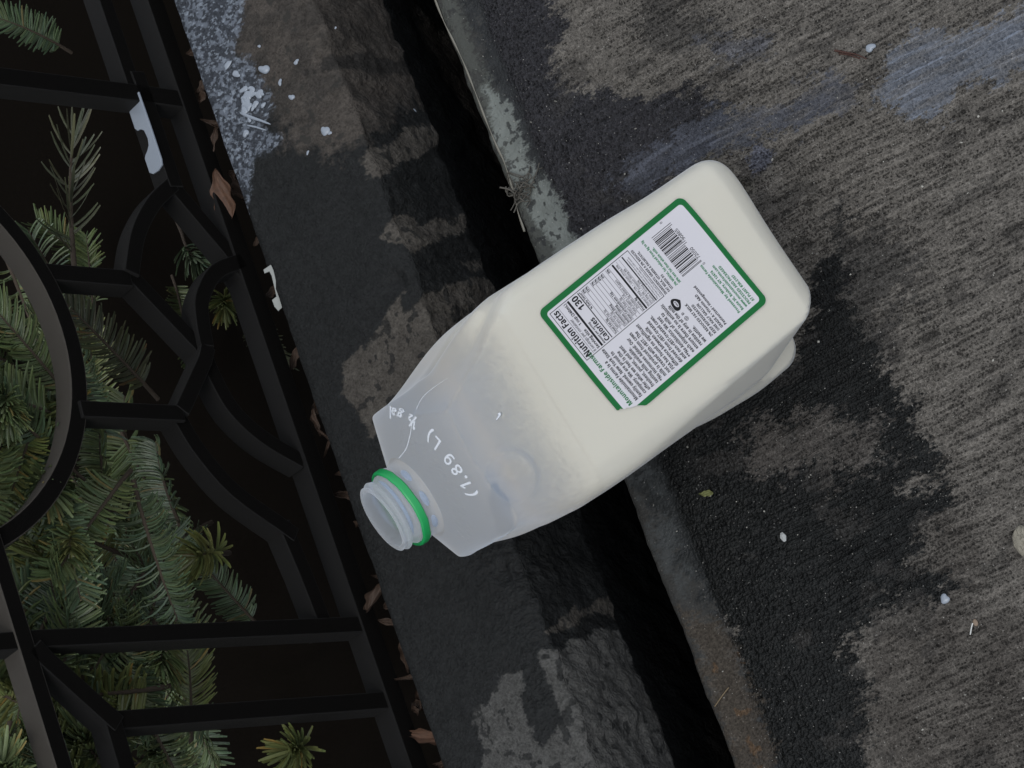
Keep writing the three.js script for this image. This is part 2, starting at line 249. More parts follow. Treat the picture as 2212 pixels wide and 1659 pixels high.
// earth of the tree pit and under the joint
{
  const map = bytes(512, 512, (i, j, o) => { const k = 0.6 + 0.8 * fbm(i / 14, j / 14, 4, 2001); o[0] = toS(0.004 * k); o[1] = toS(0.0032 * k); o[2] = toS(0.0025 * k); }, true); map.wrapS = map.wrapT = THREE.RepeatWrapping; map.repeat.set(60, 60);
  const xs = [], zs = []; for (let i = 0; i <= 160; i++) { const t = i / 80 - 1; xs.push(Math.sign(t) * (Math.abs(t) * 40 + Math.pow(Math.abs(t), 6) * 2900)); } for (let i = 0; i <= 130; i++) { const t = i / 130; zs.push(-3000 * Math.pow(t, 6) - 50 * t + 0.4); }
  const soil = structure('soil', gridGeo(160, 130, (i, j) => { const x = xs[i], z = zs[j]; const y = z > KB ? -12 : -13 + (fbm(x * 0.3, z * 0.3, 4, 2011) - 0.5) * 2.4; return [x, y, z, x / 100, z / 100]; }, false, false), new THREE.MeshPhysicalMaterial({ map, roughness: 1, specularIntensity: 0.05 }));
}

// ------------------------------------------------------------------ the milk bottle
const BL = 20.65;                                           // length along its axis, cm; local x = towards the label's left, y = neck, z = out of the label side
const bX = V3(0.93419, 0.343677, -0.095789), bY = V3(-0.303072, 0.622772, -0.72132);
const bZ = bX.clone().cross(bY).normalize();
const bottle = tag(group('milk_bottle', V3(0.106, 4.562, 10.992)), 'half full translucent white plastic milk bottle without cap leaning from the pavement onto the kerb', 'bottle');
bottle.quaternion.setFromRotationMatrix(new THREE.Matrix4().makeBasis(bX, bY, bZ));
bottle.updateMatrixWorld(true);
// Half planes that bound the body, in (w, f, d): w = -x, f = z, d = distance below the mouth.
function planeOf(a, b, c) { const n = V3(...b).sub(V3(...a)).cross(V3(...c).sub(V3(...a))).normalize(); let k = n.dot(V3(...a)); if (n.x * 0 + n.y * 0 + n.z * 10 > k) { n.negate(); k = -k; } return { n, k }; }
const facets = [
  [planeOf([-4.45, 4.7, 7.9], [-2.3, 4.7, 3.35], [-5.15, 1.2, 6.0]), 0.1],      // dented shoulder corner
  [planeOf([2.95, 4.75, 18.4], [3.75, 4.75, 9.5], [4.25, 1.4, 18.2]), 0.12],    // pressed-in edge on the far side of the label
];
const foot = planeOf([2.25, 4.7, 20.35], [3.75, 4.7, 18.2], [2.25, 0, 20.5]);
const smin = (a, b, k) => { const h = clamp(0.5 + 0.5 * (b - a) / k); return lerp(b, a, h) - k * h * (1 - h); };
function bodyR(phi, d) {
  const cw = Math.cos(phi), sf = Math.sin(phi), P = 9, hw = cw > 0 ? 4.12 - 0.85 * sstep(6.6, 3.2, d) + 0.3 * sstep(13, 20, d) : 5.3 - 1.42 * sstep(8.8, 3.3, d);
  let r = Math.pow(Math.pow(Math.abs(cw) / hw, P) + Math.pow(Math.abs(sf) / 4.7, P), -1 / P);
  const lim = ({ n, k }, z = d) => { const q = n.x * cw + n.y * sf, m = k - n.z * z; return q > 1e-3 ? m / q : 1e3; };
  for (const [p, k] of facets) r = smin(r, lim(p), k);
  const f0 = r * sf, rf = smin(r, lim(foot), 0.35); r = lerp(r, rf, sstep(0.3, 1.3, f0));
  if (cw > 0) r -= 0.30 * Math.exp(-Math.pow((f0 - 1.15 - (20 - d) * 0.12) / 0.38, 2)) * sstep(13.5, 17.5, d);      // fold above the foot
  if (cw > 0) r += 0.26 * sstep(1.0, 0.3, f0) * sstep(12.5, 15.5, d) * sstep(20.2, 17.2, d);
  if (cw < 0) r -= 0.26 * Math.exp(-Math.pow((f0 - 3.2 + (d - 9) * 0.18) / 0.5, 2)) * sstep(4.5, 6.5, d) * sstep(17, 12, d) + 0.2 * Math.exp(-Math.pow((f0 - 1.2 + (d - 6) * 0.35) / 0.5, 2)) * sstep(4, 5, d) * sstep(10, 7, d);
  if (sf > 0) {   // thumb dent on the shoulder
    const wx = r * cw - 1.35, dy = d - 3.95, q = Math.hypot(wx, dy * 0.95); r += (-0.42 * Math.exp(-q * q / 0.42) + 0.17 * Math.exp(-Math.pow((q - 1.0) / 0.2, 2)) * (0.35 + 0.65 * sstep(-0.4, 0.9, dy))) * sf;
    r -= 0.07 * Math.exp(-Math.pow((r * cw + 0.4) / 2.2, 2)) * sstep(5, 8, d) * sstep(19.5, 16, d);
  }
  r += (vnoise(phi * 1.6 + 9, d * 0.35, 3001) - 0.5) * 0.1;
  const cone = 1.93 + Math.max(0, d - 1.78) / 0.46; r = smin(r, cone, 0.16);
  const R = 1.15, e = BL - d; if (e < R) r -= R - Math.sqrt(Math.max(0, R * R - (R - e) * (R - e)));
  return r;
}
const local = (phi, d, off = 0) => { const r = bodyR(phi, d) + off; return V3(-r * Math.cos(phi), BL - d, r * Math.sin(phi)); };
function bodyGeo(nu, nv, off, d0, capped) {
  const ds = []; for (let j = 0; j <= nv; j++) { const t = j / nv; ds.push(lerp(d0, BL - off, t < 0.3 ? t * 0.75 : t > 0.85 ? 0.225 + 0.55 * 1.1 + (t - 0.85) * 1.1333 : 0.225 + (t - 0.3) * 1.1)); } ds[nv] = BL - off;
  const g = gridGeo(nu, nv + 8, (i, j) => {
    const phi = i / nu * Math.PI * 2;
    if (j <= nv) { const p = local(phi, ds[j], -off); return [p.x, p.y, p.z, i / nu, ds[j] / BL]; }
    const s = 1 - (j - nv) / 8, p = local(phi, ds[nv], -off); return [p.x * s, p.y + (off ? 0 : 0.45 * sstep(0.9, 0.6, s)), p.z * s, i / nu, 1];
  }, true, true);
  return g;
}
const stipple = (() => {
  const w = 2048, h = 1024; return bytes(w, h, (i, j, o) => {
    const phi = i / w * 6.2832, d = j / h * BL; let k = 128;
    if (d < 3.2) { const rho = 1.93 + (d - 1.78) / 0.46, band = sstep(2.25, 2.5, rho) * sstep(3.35, 3.1, rho + (fbm(phi * 3, 1, 2, 5) - 0.5) * 0.5), a = Math.cos(phi * 2 + 0.1); if (band > 0) k += band * 120 * (fbm(phi * rho * 11 + 3, d * 26, 2, 3101) - 0.5) * 1.6 * sstep(0.75, 0.5, a); }
    o[0] = o[1] = o[2] = clamp(k, 0, 255);
  }, false);
})();
stipple.wrapS = stipple.wrapT = THREE.RepeatWrapping;
const plastic = new THREE.MeshPhysicalMaterial({ color: new THREE.Color().setRGB(0.705, 0.77, 0.87), roughness: 0.79, transmission: 0.9, thickness: 0, ior: 1.5, specularIntensity: 0.6, side: THREE.DoubleSide });
const plasticBody = plastic.clone(); plasticBody.bumpMap = stipple; plasticBody.bumpScale = 0.0006;
const plasticNeck = plastic.clone(); plasticNeck.color.setRGB(0.86, 0.88, 0.91); plasticNeck.roughness = 0.68;
const embossM = new THREE.MeshPhysicalMaterial({ color: new THREE.Color().setRGB(0.52, 0.545, 0.58), roughness: 0.4, specularIntensity: 0.6 });
const body = mesh('bottle_body', bodyGeo(320, 250, 0, 1.78, true), plasticBody, bottle);
// milk, its surface tilted off level to shape how it shows through
{
  const inner = bodyGeo(180, 130, 0.045, 2.4, true);
  const pos = inner.attributes.position, n0 = 181, top = []; for (let i = 0; i < 181; i++) top.push(i);
  // close the neck end so that the solid can be cut
  const c = V3(0, 0, 0), P = Array.from(pos.array), I = Array.from(inner.index.array), k = P.length / 3; P.push(0, (BL - 2.4) * C, 0); for (let i = 0; i < 180; i++) I.push(k, i, i + 1);
  let g = new THREE.BufferGeometry(); g.setAttribute('position', new THREE.Float32BufferAttribute(P, 3)); g.setIndex(I); g = mergeVertices(g, 1e-6); g.computeVertexNormals(); g.setAttribute('uv', new THREE.Float32BufferAttribute(new Float32Array(g.attributes.position.count * 2), 2));
  const tilt = V3(0.04, 0.99, -0.04).normalize(), box = new THREE.BoxGeometry(0.6, 0.6, 0.6); const A = new Brush(g), B = new Brush(box);
  A.updateMatrixWorld();
  const touch = V3(0.4, BL - 7.3, 4.6).multiplyScalar(C); B.matrixAutoUpdate = false; B.matrix.makeRotationFromQuaternion(new THREE.Quaternion().setFromUnitVectors(V3(0, 1, 0), tilt)).setPosition(touch.clone().addScaledVector(tilt, -0.3)); B.matrix.decompose(B.position, B.quaternion, B.scale); B.updateMatrixWorld(true);
  const ev = new Evaluator(); ev.useGroups = false; const res = ev.evaluate(A, B, INTERSECTION);
  let mg = res.geometry.clone(); mg.deleteAttribute('uv'); mg.setDrawRange(0, Infinity); mg = toCreasedNormals(mg, 0.9);
  const milkInside = new THREE.MeshPhysicalMaterial({ color: new THREE.Color().setRGB(1, 0.79, 0.50), roughness: 0.35 });
  mesh('milk', mg, milkInside, bottle);
  // milk-coloured specks added inside the wall to imitate the soft fade of brightness
  const R = rng(404), list = [], q = V3(0, 0, 0), nrm = V3(0, 0, 0), a1 = V3(0, 0, 0), a2 = V3(0, 0, 0); let guardN = 0;
  while (list.length < 220000 && guardN++ < 4000000) {
    const d = 2.6 + R() * 6, phi = R() * 6.28319, p = local(phi, d, -0.03), h = tilt.dot(q.copy(p).sub(touch.clone().divideScalar(C)));
    const clump = 0.8 + 0.4 * fbm(phi * 2.2, d * 1.1, 3, 4041); if (h < -0.12 || R() > Math.exp(-Math.max(0, h) / 0.62) * clump) continue;
    a1.copy(local(phi + 0.02, d, -0.03)).sub(p); a2.copy(local(phi, d + 0.04, -0.03)).sub(p); nrm.crossVectors(a1, a2).normalize(); if (nrm.dot(V3(p.x, 0, p.z)) > 0) nrm.negate();
    list.push([p, nrm.clone(), 0.011 + 0.009 * R()]);
  }
  const dg = new THREE.SphereGeometry(1, 5, 3), im = new THREE.InstancedMesh(dg, milkInside, list.length), M4 = new THREE.Matrix4(), Q4 = new THREE.Quaternion(), yy = V3(0, 1, 0);
  list.forEach(([p, n, r], k) => { Q4.setFromUnitVectors(yy, n); M4.compose(p.multiplyScalar(C), Q4, V3(r * C, r * 0.35 * C, r * C)); im.setMatrixAt(k, M4); });
  im.name = 'milk_fade_specks'; im.userData.kind = 'stuff'; im.castShadow = im.receiveShadow = true; bottle.add(im);
}
// neck
const lathe = (pts, seg = 96) => new THREE.LatheGeometry(pts.map(([r, d]) => new THREE.Vector2(r * C, (BL - d) * C)), seg);
const neck = mesh('neck', lathe([[1.94, 1.8], [1.86, 1.72], [1.74, 1.62], [1.69, 1.5], [1.69, 1.32], [1.75, 1.26], [1.75, 1.2], [1.64, 1.16], [1.63, 0.8], [1.6, 0.74], [1.5, 0.68], [1.48, 0.46], [1.52, 0.4], [1.6, 0.36], [1.62, 0.29], [1.58, 0.23], [1.48, 0.2], [1.46, 0.12], [1.52, 0.09], [1.53, 0.03], [1.48, 0], [1.36, 0.0], [1.31, 0.05], [1.31, 0.3], [1.36, 0.6], [1.42, 1.2], [1.5, 1.5], [1.78, 1.84]]), plasticNeck, bottle);
for (const [a0, a1, dd] of [[0.6, 2.9, 0.5], [2.9, 5.2, 0.52]]) { const p = []; for (let i = 0; i <= 14; i++) { const a = lerp(a0, a1, i / 14); p.push(V3(-1.5 * Math.cos(a), BL - dd - (i / 14) * 0.16, 1.5 * Math.sin(a))); } mesh('screw_thread', tube(p, (t) => 0.075 * Math.min(1, 6 * Math.min(t, 1 - t)), 8, 36), plastic, neck); }
for (const a of [0.75, 1.45, 2.2]) { const p = []; for (let i = 0; i <= 6; i++) { const b = a + (i / 6 - 0.5) * 0.42; p.push(V3(-1.69 * Math.cos(b), BL - 1.5, 1.69 * Math.sin(b))); } mesh('lug', tube(p, (t) => 0.13 * Math.sqrt(Math.max(0.02, 1 - Math.pow(2 * t - 1, 2))), 10, 20), plastic, neck); }
{
  const g = lathe([[1.67, 0.83], [1.73, 0.81], [1.79, 0.84], [1.81, 0.9], [1.82, 1.12], [1.79, 1.18], [1.7, 1.19], [1.67, 1.15], [1.67, 0.83]], 120), p = g.attributes.position;
  for (let i = 0; i < p.count; i++) { const a = Math.atan2(p.getZ(i), p.getX(i)); p.setY(i, p.getY(i) + C * (0.03 * Math.sin(a * 2 + 1) + (vnoise(a * 6, 1, 9) - 0.5) * 0.03)); }
  g.computeVertexNormals(); mesh('tamper_ring', g, new THREE.MeshPhysicalMaterial({ color: new THREE.Color().setRGB(0.012, 0.27, 0.075), roughness: 0.35 }), bottle);
}
// mould seam: follows the dented shoulder corner
const front = (w, d, off = 0) => { let a = 0.02, b = Math.PI - 0.02; for (let i = 0; i < 40; i++) { const m = (a + b) / 2; if (bodyR(m, d) * Math.cos(m) > w) a = m; else b = m; } return local((a + b) / 2, d, off); };
{
  const inv = bottle.matrixWorld.clone().invert(), hit = (px, py) => {   // the point of the body's surface on that sight line, marched in bottle space (cm)
    const o = EYE.clone().multiplyScalar(C).applyMatrix4(inv).divideScalar(C), q = EYE.clone().add(ray(px, py)).multiplyScalar(C).applyMatrix4(inv).divideScalar(C).sub(o);
    for (let t = 80; t < 125; t += 0.05) { const p = o.clone().addScaledVector(q, t), d = BL - p.y; if (d > 1.8 && d < BL) { const ph = Math.atan2(p.z, -p.x); if (Math.hypot(p.x, p.z) < bodyR(ph, d)) return local(ph, d, 0.005); } }
  };
  const pts = [[868, 1003], [878, 972], [886, 945], [891, 915], [901, 881], [913, 860], [931, 842], [967, 818]].map(([x, y]) => hit(x, y)).filter(Boolean);
  mesh('mould_seam', tube(pts, (t) => 0.024 * (1 - 0.85 * t), 6, 60), embossM, body);
  const nick = [[1072, 908], [1080, 896], [1078, 892]].map(([x, y]) => hit(x, y)).filter(Boolean); if (nick.length > 1) mesh('nick', tube(nick, (t) => 0.03 + 0.05 * t, 6, 10), embossM, body);
  // raised lettering round the shoulder
  const font = await new FontLoader().loadAsync('fonts/droid/droid_sans_regular.typeface.json');
  const emboss = (text, size, phi0, rho, step) => {
    const parts = []; let adv = 0; const chars = [...text].map((ch) => { const g = new TextGeometry(ch, { font, size: size * 1.0, depth: 0.05, curveSegments: 5, bevelEnabled: true, bevelSize: 0.012, bevelThickness: 0.012, bevelSegments: 1 }); g.computeBoundingBox(); const w = ch === ' ' ? size * 0.35 : g.boundingBox.max.x - g.boundingBox.min.x; const r = { g, x: adv - (ch === ' ' ? 0 : g.boundingBox.min.x), w }; adv += w + step; return r; });
    for (const { g, x } of chars) { if (!g.attributes.position.count) continue; const p = g.attributes.position; for (let i = 0; i < p.count; i++) { const tx = p.getX(i) + x - adv / 2, ty = p.getY(i) - size / 2, ro = rho - ty * 0.92, a = phi0 + tx / rho, d = 1.78 + (ro - 1.93) * 0.46, q = local(a, d, 0.01 + p.getZ(i)); p.setXYZ(i, q.x * C, q.y * C, q.z * C); } g.deleteAttribute('uv'); g.computeVertexNormals(); parts.push(g); }
    return mergeGeometries(parts);
  };
  mesh('embossed_lettering', emboss('(1.89 L)', 0.56, 1.70, 3.72, 0.16), embossM, body).userData.label = 'raised lettering reading (1.89 L)';
  mesh('embossed_lettering', emboss('\u00bd gal', 0.58, 2.62, 3.7, 0.14), embossM, body).userData.label = 'raised lettering reading half gal';
}
// the printed label
{
  const W = 1140, H = 1704, cv = document.createElement('canvas'); cv.width = W; cv.height = H; const g = cv.getContext('2d');
  const rr = (x, y, w, h, r) => { g.beginPath(); g.moveTo(x + r, y); g.arcTo(x + w, y, x + w, y + h, r); g.arcTo(x + w, y + h, x, y + h, r); g.arcTo(x, y + h, x, y, r); g.arcTo(x, y, x + w, y, r); g.closePath(); };
  const GREEN = '#065c2a', INK = '#0c0c0e';
  g.clearRect(0, 0, W, H); rr(2, 2, W - 4, H - 4, 62); g.fillStyle = GREEN; g.fill(); rr(52, 52, W - 104, H - 104, 34); g.fillStyle = '#bfbdc2'; g.fill();
  const text = (s, x, y, size, sx = 1, weight = '', color = INK, align = 'left') => { g.save(); g.translate(x, y); g.scale(sx, 1); g.fillStyle = color; g.font = weight + ' ' + size + 'px sans-serif'; g.textAlign = align; g.fillText(s, 0, 0); g.strokeStyle = color; g.lineWidth = size * 0.03; g.strokeText(s, 0, 0); g.restore(); };
  // left column
  text('Mountainside Farms\u00ae', 84, 150, 58, 0.88, 'bold', GREEN);
  let y = 214; const para = (lines, step, size, sx) => { for (const s of lines) { const b = s.startsWith('*'); if (b) { const k = s.indexOf(':') + 1; g.font = 'bold ' + size + 'px sans-serif'; const w = g.measureText(s.slice(0, k)).width * sx; text(s.slice(0, k), 76, y, size, sx, 'bold'); text(s.slice(k), 76 + w, y, size, sx, 'bold'); } else text(s, 84, y, size, sx, 'bold'); y += step; } };
  para(['Mountainside Farms is a', 'family owned, New York State', 'company. We are proud to', 'offer what we feel is the', 'freshest, purest, and best', 'tasting milk available.', '*No Hormones Added: Our', 'milk is produced from cows', 'not treated with rBST. The', 'FDA has found no significant', 'difference between milk', 'derived from rBST-treated', 'and non-rBST-treated cows.', '**No Antibiotics: We test', 'each shipment of milk to', 'ensure there is no antibiotic', 'residue in any of the milk', 'we bottle.'], 47.5, 44, 0.77);
  g.lineWidth = 4; g.strokeStyle = INK; g.beginPath(); g.arc(330, y - 58, 17, 0, 7); g.stroke(); text('U', 330, y - 48, 28, 1, 'bold', INK, 'center'); text('D', 378, y - 46, 34, 1, 'bold', INK, 'center');
  g.fillStyle = INK; g.beginPath(); g.moveTo(450, y - 92); g.bezierCurveTo(520, y - 92, 532, y - 66, 526, y - 50); g.bezierCurveTo(520, y - 20, 480, y + 2, 478, y + 4); g.bezierCurveTo(440, y - 16, 414, y - 44, 418, y - 60); g.bezierCurveTo(420, y - 80, 430, y - 92, 450, y - 92); g.fill();
  g.fillStyle = '#bfbdc2'; g.beginPath(); g.ellipse(474, y - 48, 30, 18, 0, 0, 7); g.fill(); text('MILK', 474, y - 40, 20, 0.9, 'bold', INK, 'center');
  y += 32; for (const s of ['2% REDUCED FAT MILK', 'KEEP REFRIGERATED', 'ONE HALF GALLON', 'GRADE A \u2022 Vitamin A&D', 'Pasteurized \u2022 Homogenized']) { text(s, 84, y, 36, 0.86, 'bold'); y += 42; }
  y = 1436; for (const [s, c] of [['Processed by: Mountainside Farms', GREEN], ['Route 30, Roxbury, NY 12474', GREEN], ['www.mountainsidefarms.com', GREEN], ['PROCESSED AND PACKAGED', GREEN], ['AT PLANT #36-2107', GREEN]]) { text(s, 84, y, 36, 0.84, 'bold', c); y += 43; }
  // nutrition panel
  const x0 = 588, x1 = 1064, yb = 980; g.lineWidth = 5; g.strokeStyle = INK; g.strokeRect(x0, 78, x1 - x0, yb - 78);
  const fit = (s, x, yy, size, w, weight = 'bold') => { g.font = weight + ' ' + size + 'px sans-serif'; text(s, x, yy, size, w / g.measureText(s).width, weight); };
  fit('Nutrition Facts', x0 + 14, 152, 84, x1 - x0 - 28); g.fillStyle = INK; const rule = (yy, hh = 3) => { g.fillStyle = INK; g.fillRect(x0 + 12, yy, x1 - x0 - 24, hh); };
  rule(166); text('8 servings per container', x0 + 14, 204, 36, 0.82); text('Serving size', x0 + 14, 246, 40, 0.84, 'bold'); text('1 cup (240mL)', x1 - 14, 246, 40, 0.8, 'bold', INK, 'right'); rule(260, 20);
  text('Amount per serving', x0 + 14, 310, 26, 0.85, 'bold'); text('Calories', x0 + 14, 366, 66, 0.86, 'bold'); text('130', x1 - 14, 366, 84, 0.9, 'bold', INK, 'right'); rule(380, 9); text('% Daily Value*', x1 - 14, 414, 28, 0.85, 'bold', INK, 'right');
  let yy = 422; for (const [a, b, bold, ind] of [['Total Fat 5g', '6%', 1, 0], ['Saturated Fat 3g', '15%', 0, 1], ['Trans Fat 0g', '', 0, 1], ['Cholesterol 20mg', '7%', 1, 0], ['Sodium 120mg', '5%', 1, 0], ['Total Carbohydrate 12g', '4%', 1, 0], ['Dietary Fiber 0g', '0%', 0, 1], ['Total Sugars 11g', '', 0, 1], ['Includes 0g Added Sugars', '0%', 0, 2], ['Protein 8g', '', 1, 0]]) { rule(yy); text(a, x0 + 14 + ind * 22, yy + 30, 31, 0.82, bold ? 'bold' : ''); if (b) text(b, x1 - 14, yy + 30, 31, 0.84, 'bold', INK, 'right'); yy += 35.5; }
  rule(yy + 2, 18); yy += 22; for (const s of ['Vitamin D 3mcg 15%  \u2022  Calcium 291mg 20%', 'Iron 0mg 0%  \u2022  Potassium 380mg 8%', 'Vitamin A 161mcg 20%']) { text(s, x0 + 14, yy + 28, 27, 0.8); yy += 32; rule(yy + 1, 2); }
  rule(yy + 2, 11); for (const s of ['*The % Daily Value (DV) tells you how much a nutrient in', 'a serving of food contributes to a daily diet. 2,000 calories', 'a day is used for general nutrition advice.']) { text(s, x0 + 14, yy + 34, 17, 0.95); yy += 21; }
  y = 1020; for (const s of ['INGREDIENTS: GRADE A 2% REDUCED', 'FAT MILK, VITAMIN A PALMITATE,', 'VITAMIN D3']) { text(s, x0, y, 33, 0.78, 'bold'); y += 37; }
  y += 16; for (const s of ['2% Milkfat, fat reduced from 8g to 5g', '38% less fat than whole milk.']) { text(s, x0, y, 34, 0.76, 'bold', GREEN); y += 39; }
  const R = rng(72050); let bx = 610; g.fillStyle = INK; for (let k = 0; k < 30; k++) { const w = 4 * (1 + Math.floor(R() * 3)); const guard = k < 2 || k > 27 || k === 14 || k === 15; g.fillRect(bx, 1225, guard ? 5 : w, guard ? 232 : 205); bx += (guard ? 5 : w) + 4 * (1 + Math.floor(R() * 2.4)); if (bx > 1030) break; }
  text('0', 592, 1470, 34, 0.9, '', INK, 'right'); text('72050', 640, 1470, 46, 0.9); text('90865', 838, 1470, 46, 0.9); text('0', 1058, 1400, 34, 0.9, '', INK, 'left');
  // the torn corner
  g.globalCompositeOperation = 'destination-out'; g.beginPath(); g.moveTo(-5, -5); g.lineTo(150, -5); const RT = rng(9); for (let k = 0; k <= 16; k++) { const t = k / 16; g.lineTo(lerp(132, -5, t) + (RT() - 0.5) * 22, lerp(-5, 262, t) + (RT() - 0.5) * 18); } g.closePath(); g.fill(); g.globalCompositeOperation = 'source-over';
  const map = new THREE.CanvasTexture(cv); map.colorSpace = THREE.SRGBColorSpace;
  const c4 = [2.2, 9.62], c1 = [-3.6, 8.98], c2 = [-4.44, 17.58], nu = 60, nv = 90;
  const geo = gridGeo(nu, nv, (i, j) => { const s = i / nu, t = j / nv, w = c4[0] + (c1[0] - c4[0]) * s + (c2[0] - c1[0]) * t, d = c4[1] + (c1[1] - c4[1]) * s + (c2[1] - c1[1]) * t, p = front(w, d, 0.018); return [p.x, p.y, p.z, s, 1 - t]; }, false, true);
  mesh('label', geo, new THREE.MeshPhysicalMaterial({ map, alphaTest: 0.5, roughness: 0.5, specularIntensity: 0.6, side: THREE.DoubleSide }), bottle).userData.label = 'green bordered nutrition label with barcode and one torn corner';
}

// ------------------------------------------------------------------ the iron tree guard
const FP = onY(624, 830, 9), FB = V3(0, 0.9457, -0.3250), FN = V3(0, 0.3250, 0.9457);   // a point of its front plane, the way up in it, the way out of it
const onF = (px, py) => { const p = onPlane(px, py, FP, FN).sub(FP); return new THREE.Vector2(p.x, p.dot(FB)); };
const guard = tag(group('tree_guard', V3(0, 0, 0)), 'black wrought iron tree guard of rings and hexagons behind the kerb', 'fence');
const ironMap = bytes(512, 512, (i, j, o) => { const a = fbm(i / 40, j / 40, 5, 4001), k = 0.8 + 0.5 * (fbm(i / 6, j / 6, 3, 4011) - 0.5), q = sstep(0.6, 0.68, a) * 0.35; o[0] = toS((0.0042 + 0.012 * q) * k); o[1] = toS((0.0038 + 0.007 * q) * k); o[2] = toS((0.0034 + 0.004 * q) * k); }, true); ironMap.wrapS = ironMap.wrapT = THREE.RepeatWrapping;
const ironBump = bytes(512, 512, (i, j, o) => { o[0] = o[1] = o[2] = 255 * clamp(fbm(i / 8, j / 8, 4, 4021) * 0.7 + 0.3 * fbm(i / 50, j / 50, 3, 4025)); }, false); ironBump.wrapS = ironBump.wrapT = THREE.RepeatWrapping;
const iron = new THREE.MeshPhysicalMaterial({ map: ironMap, bumpMap: ironBump, bumpScale: 0.0005, roughness: 0.6, specularIntensity: 0.14 });
const wornSkylitMap = bytes(512, 512, (i, j, o) => { const a = fbm(i / 34, j / 34, 5, 4101), b = fbm(i / 5, j / 5, 3, 4111), rust = sstep(0.52, 0.62, a), chip = sstep(0.66, 0.72, fbm(i / 16, j / 16, 4, 4121)), k = 0.7 + 0.6 * b; o[0] = toS(lerp(lerp(0.085, 0.05, rust), 0.13, chip * 0.6) * k); o[1] = toS(lerp(lerp(0.078, 0.036, rust), 0.12, chip * 0.6) * k); o[2] = toS(lerp(lerp(0.068, 0.026, rust), 0.105, chip * 0.6) * k); }, true); wornSkylitMap.wrapS = wornSkylitMap.wrapT = THREE.RepeatWrapping; wornSkylitMap.repeat.set(18, 18);  // rust and chips over a pale base that stands in for sky light
const wornSkylit = new THREE.MeshPhysicalMaterial({ map: wornSkylitMap, bumpMap: ironBump, bumpScale: 0.0006, roughness: 0.5, specularIntensity: 0.6 });  // worn sides of ring and top rail, coloured paler as if lit from above
const skylitSide = new THREE.MeshPhysicalMaterial({ map: wornSkylitMap, color: new THREE.Color().setRGB(0.15, 0.16, 0.18), bumpMap: ironBump, bumpScale: 0.0005, roughness: 0.55, specularIntensity: 0.35 });  // sides of the other bars: weaker sky light put into the colour
iron.map.repeat.set(25, 25); iron.bumpMap.repeat.set(25, 25);
let barN = 0;
function bar(name, pts, width, depth = 1.15, closed = false) {
  const n = pts.length, L = [], Rr = [];
  for (let i = 0; i < n; i++) {
    const a = pts[closed ? (i + n - 1) % n : Math.max(0, i - 1)], b = pts[i], c = pts[closed ? (i + 1) % n : Math.min(n - 1, i + 1)];
    const d1 = b.clone().sub(a), d2 = c.clone().sub(b); if (d1.length() < 1e-6) d1.copy(d2); if (d2.length() < 1e-6) d2.copy(d1); d1.normalize(); d2.normalize();
    const nn = new THREE.Vector2(-(d1.y + d2.y), d1.x + d2.x).normalize(), k = width / 2 / Math.max(0.4, nn.dot(new THREE.Vector2(-d1.y, d1.x)));
    L.push(b.clone().addScaledVector(nn, k)); Rr.push(b.clone().addScaledVector(nn, -k));
  }
  let shape; if (closed) { const area = THREE.ShapeUtils.area(L), [o, h] = Math.abs(area) > Math.abs(THREE.ShapeUtils.area(Rr)) ? [L, Rr] : [Rr, L]; shape = new THREE.Shape(o); shape.holes.push(new THREE.Path(h)); } else shape = new THREE.Shape(L.concat(Rr.reverse()));
  const g = new THREE.ExtrudeGeometry(shape, { depth: depth - 0.12, bevelEnabled: true, bevelSize: 0.05, bevelOffset: -0.05, bevelThickness: 0.06, bevelSegments: 2, steps: 1 });
  g.scale(C, C, C); const m = new THREE.Matrix4().makeBasis(V3(1, 0, 0), FB, FN); m.setPosition(FP.clone().addScaledVector(FN, -depth - 0.035 * (barN++ % 9)).multiplyScalar(C)); g.applyMatrix4(m);
  return mesh(name, g, [iron, name === 'ring' || name === 'top_rail' ? wornSkylit : skylitSide], guard);
}
const line = (...p) => p.map(([x, y]) => onF(x, y));
const smooth = (...p) => new THREE.SplineCurve(line(...p)).getPoints(28);
bar('bottom_rail', line([150, -543], [375, 109], [615, 805], [855, 1500], [1080, 2150]), 1.0, 1.25);
bar('top_rail', line([-275, 300], [-130, 780], [13, 1239], [150, 1680], [290, 2130]), 0.78, 1.25);
bar('upright', line([-190, 148], [-40, 155], [295, 196], [430, 215]), 0.98);
bar('upright', line([-40, 1386], [95, 1375], [715, 1348], [800, 1344]), 0.78);
bar('upright', line([250, 1552], [500, 1533], [768, 1514], [880, 1505]), 0.82);
bar('upright', line([-60, 1760], [250, 1740], [900, 1690]), 0.8);
{
  const a = onF(60, 520), b = onF(178, 830), c = onF(95, 1085);
  const d = 2 * (a.x * (b.y - c.y) + b.x * (c.y - a.y) + c.x * (a.y - b.y)), s = (p) => p.lengthSq();
  const ux = (s(a) * (b.y - c.y) + s(b) * (c.y - a.y) + s(c) * (a.y - b.y)) / d, uy = (s(a) * (c.x - b.x) + s(b) * (a.x - c.x) + s(c) * (b.x - a.x)) / d, r = a.distanceTo(new THREE.Vector2(ux, uy));
  const p = []; for (let i = 0; i < 96; i++) p.push(new THREE.Vector2(ux + r * Math.cos(i / 96 * 6.28318), uy + r * Math.sin(i / 96 * 6.28318)));
  console.log('ring', ux, uy, r); bar('ring', p, 0.82, 1.3, true);
}
bar('hexagon_bar', line([100, 578], [292, 594]), 0.85); bar('hexagon_bar', line([284, 574], [313, 605], [440, 738], [452, 756]), 0.78); bar('hexagon_bar', line([452, 745], [446, 775], [402, 872], [396, 884]), 0.78); bar('hexagon_bar', line([178, 880], [400, 890]), 0.8);
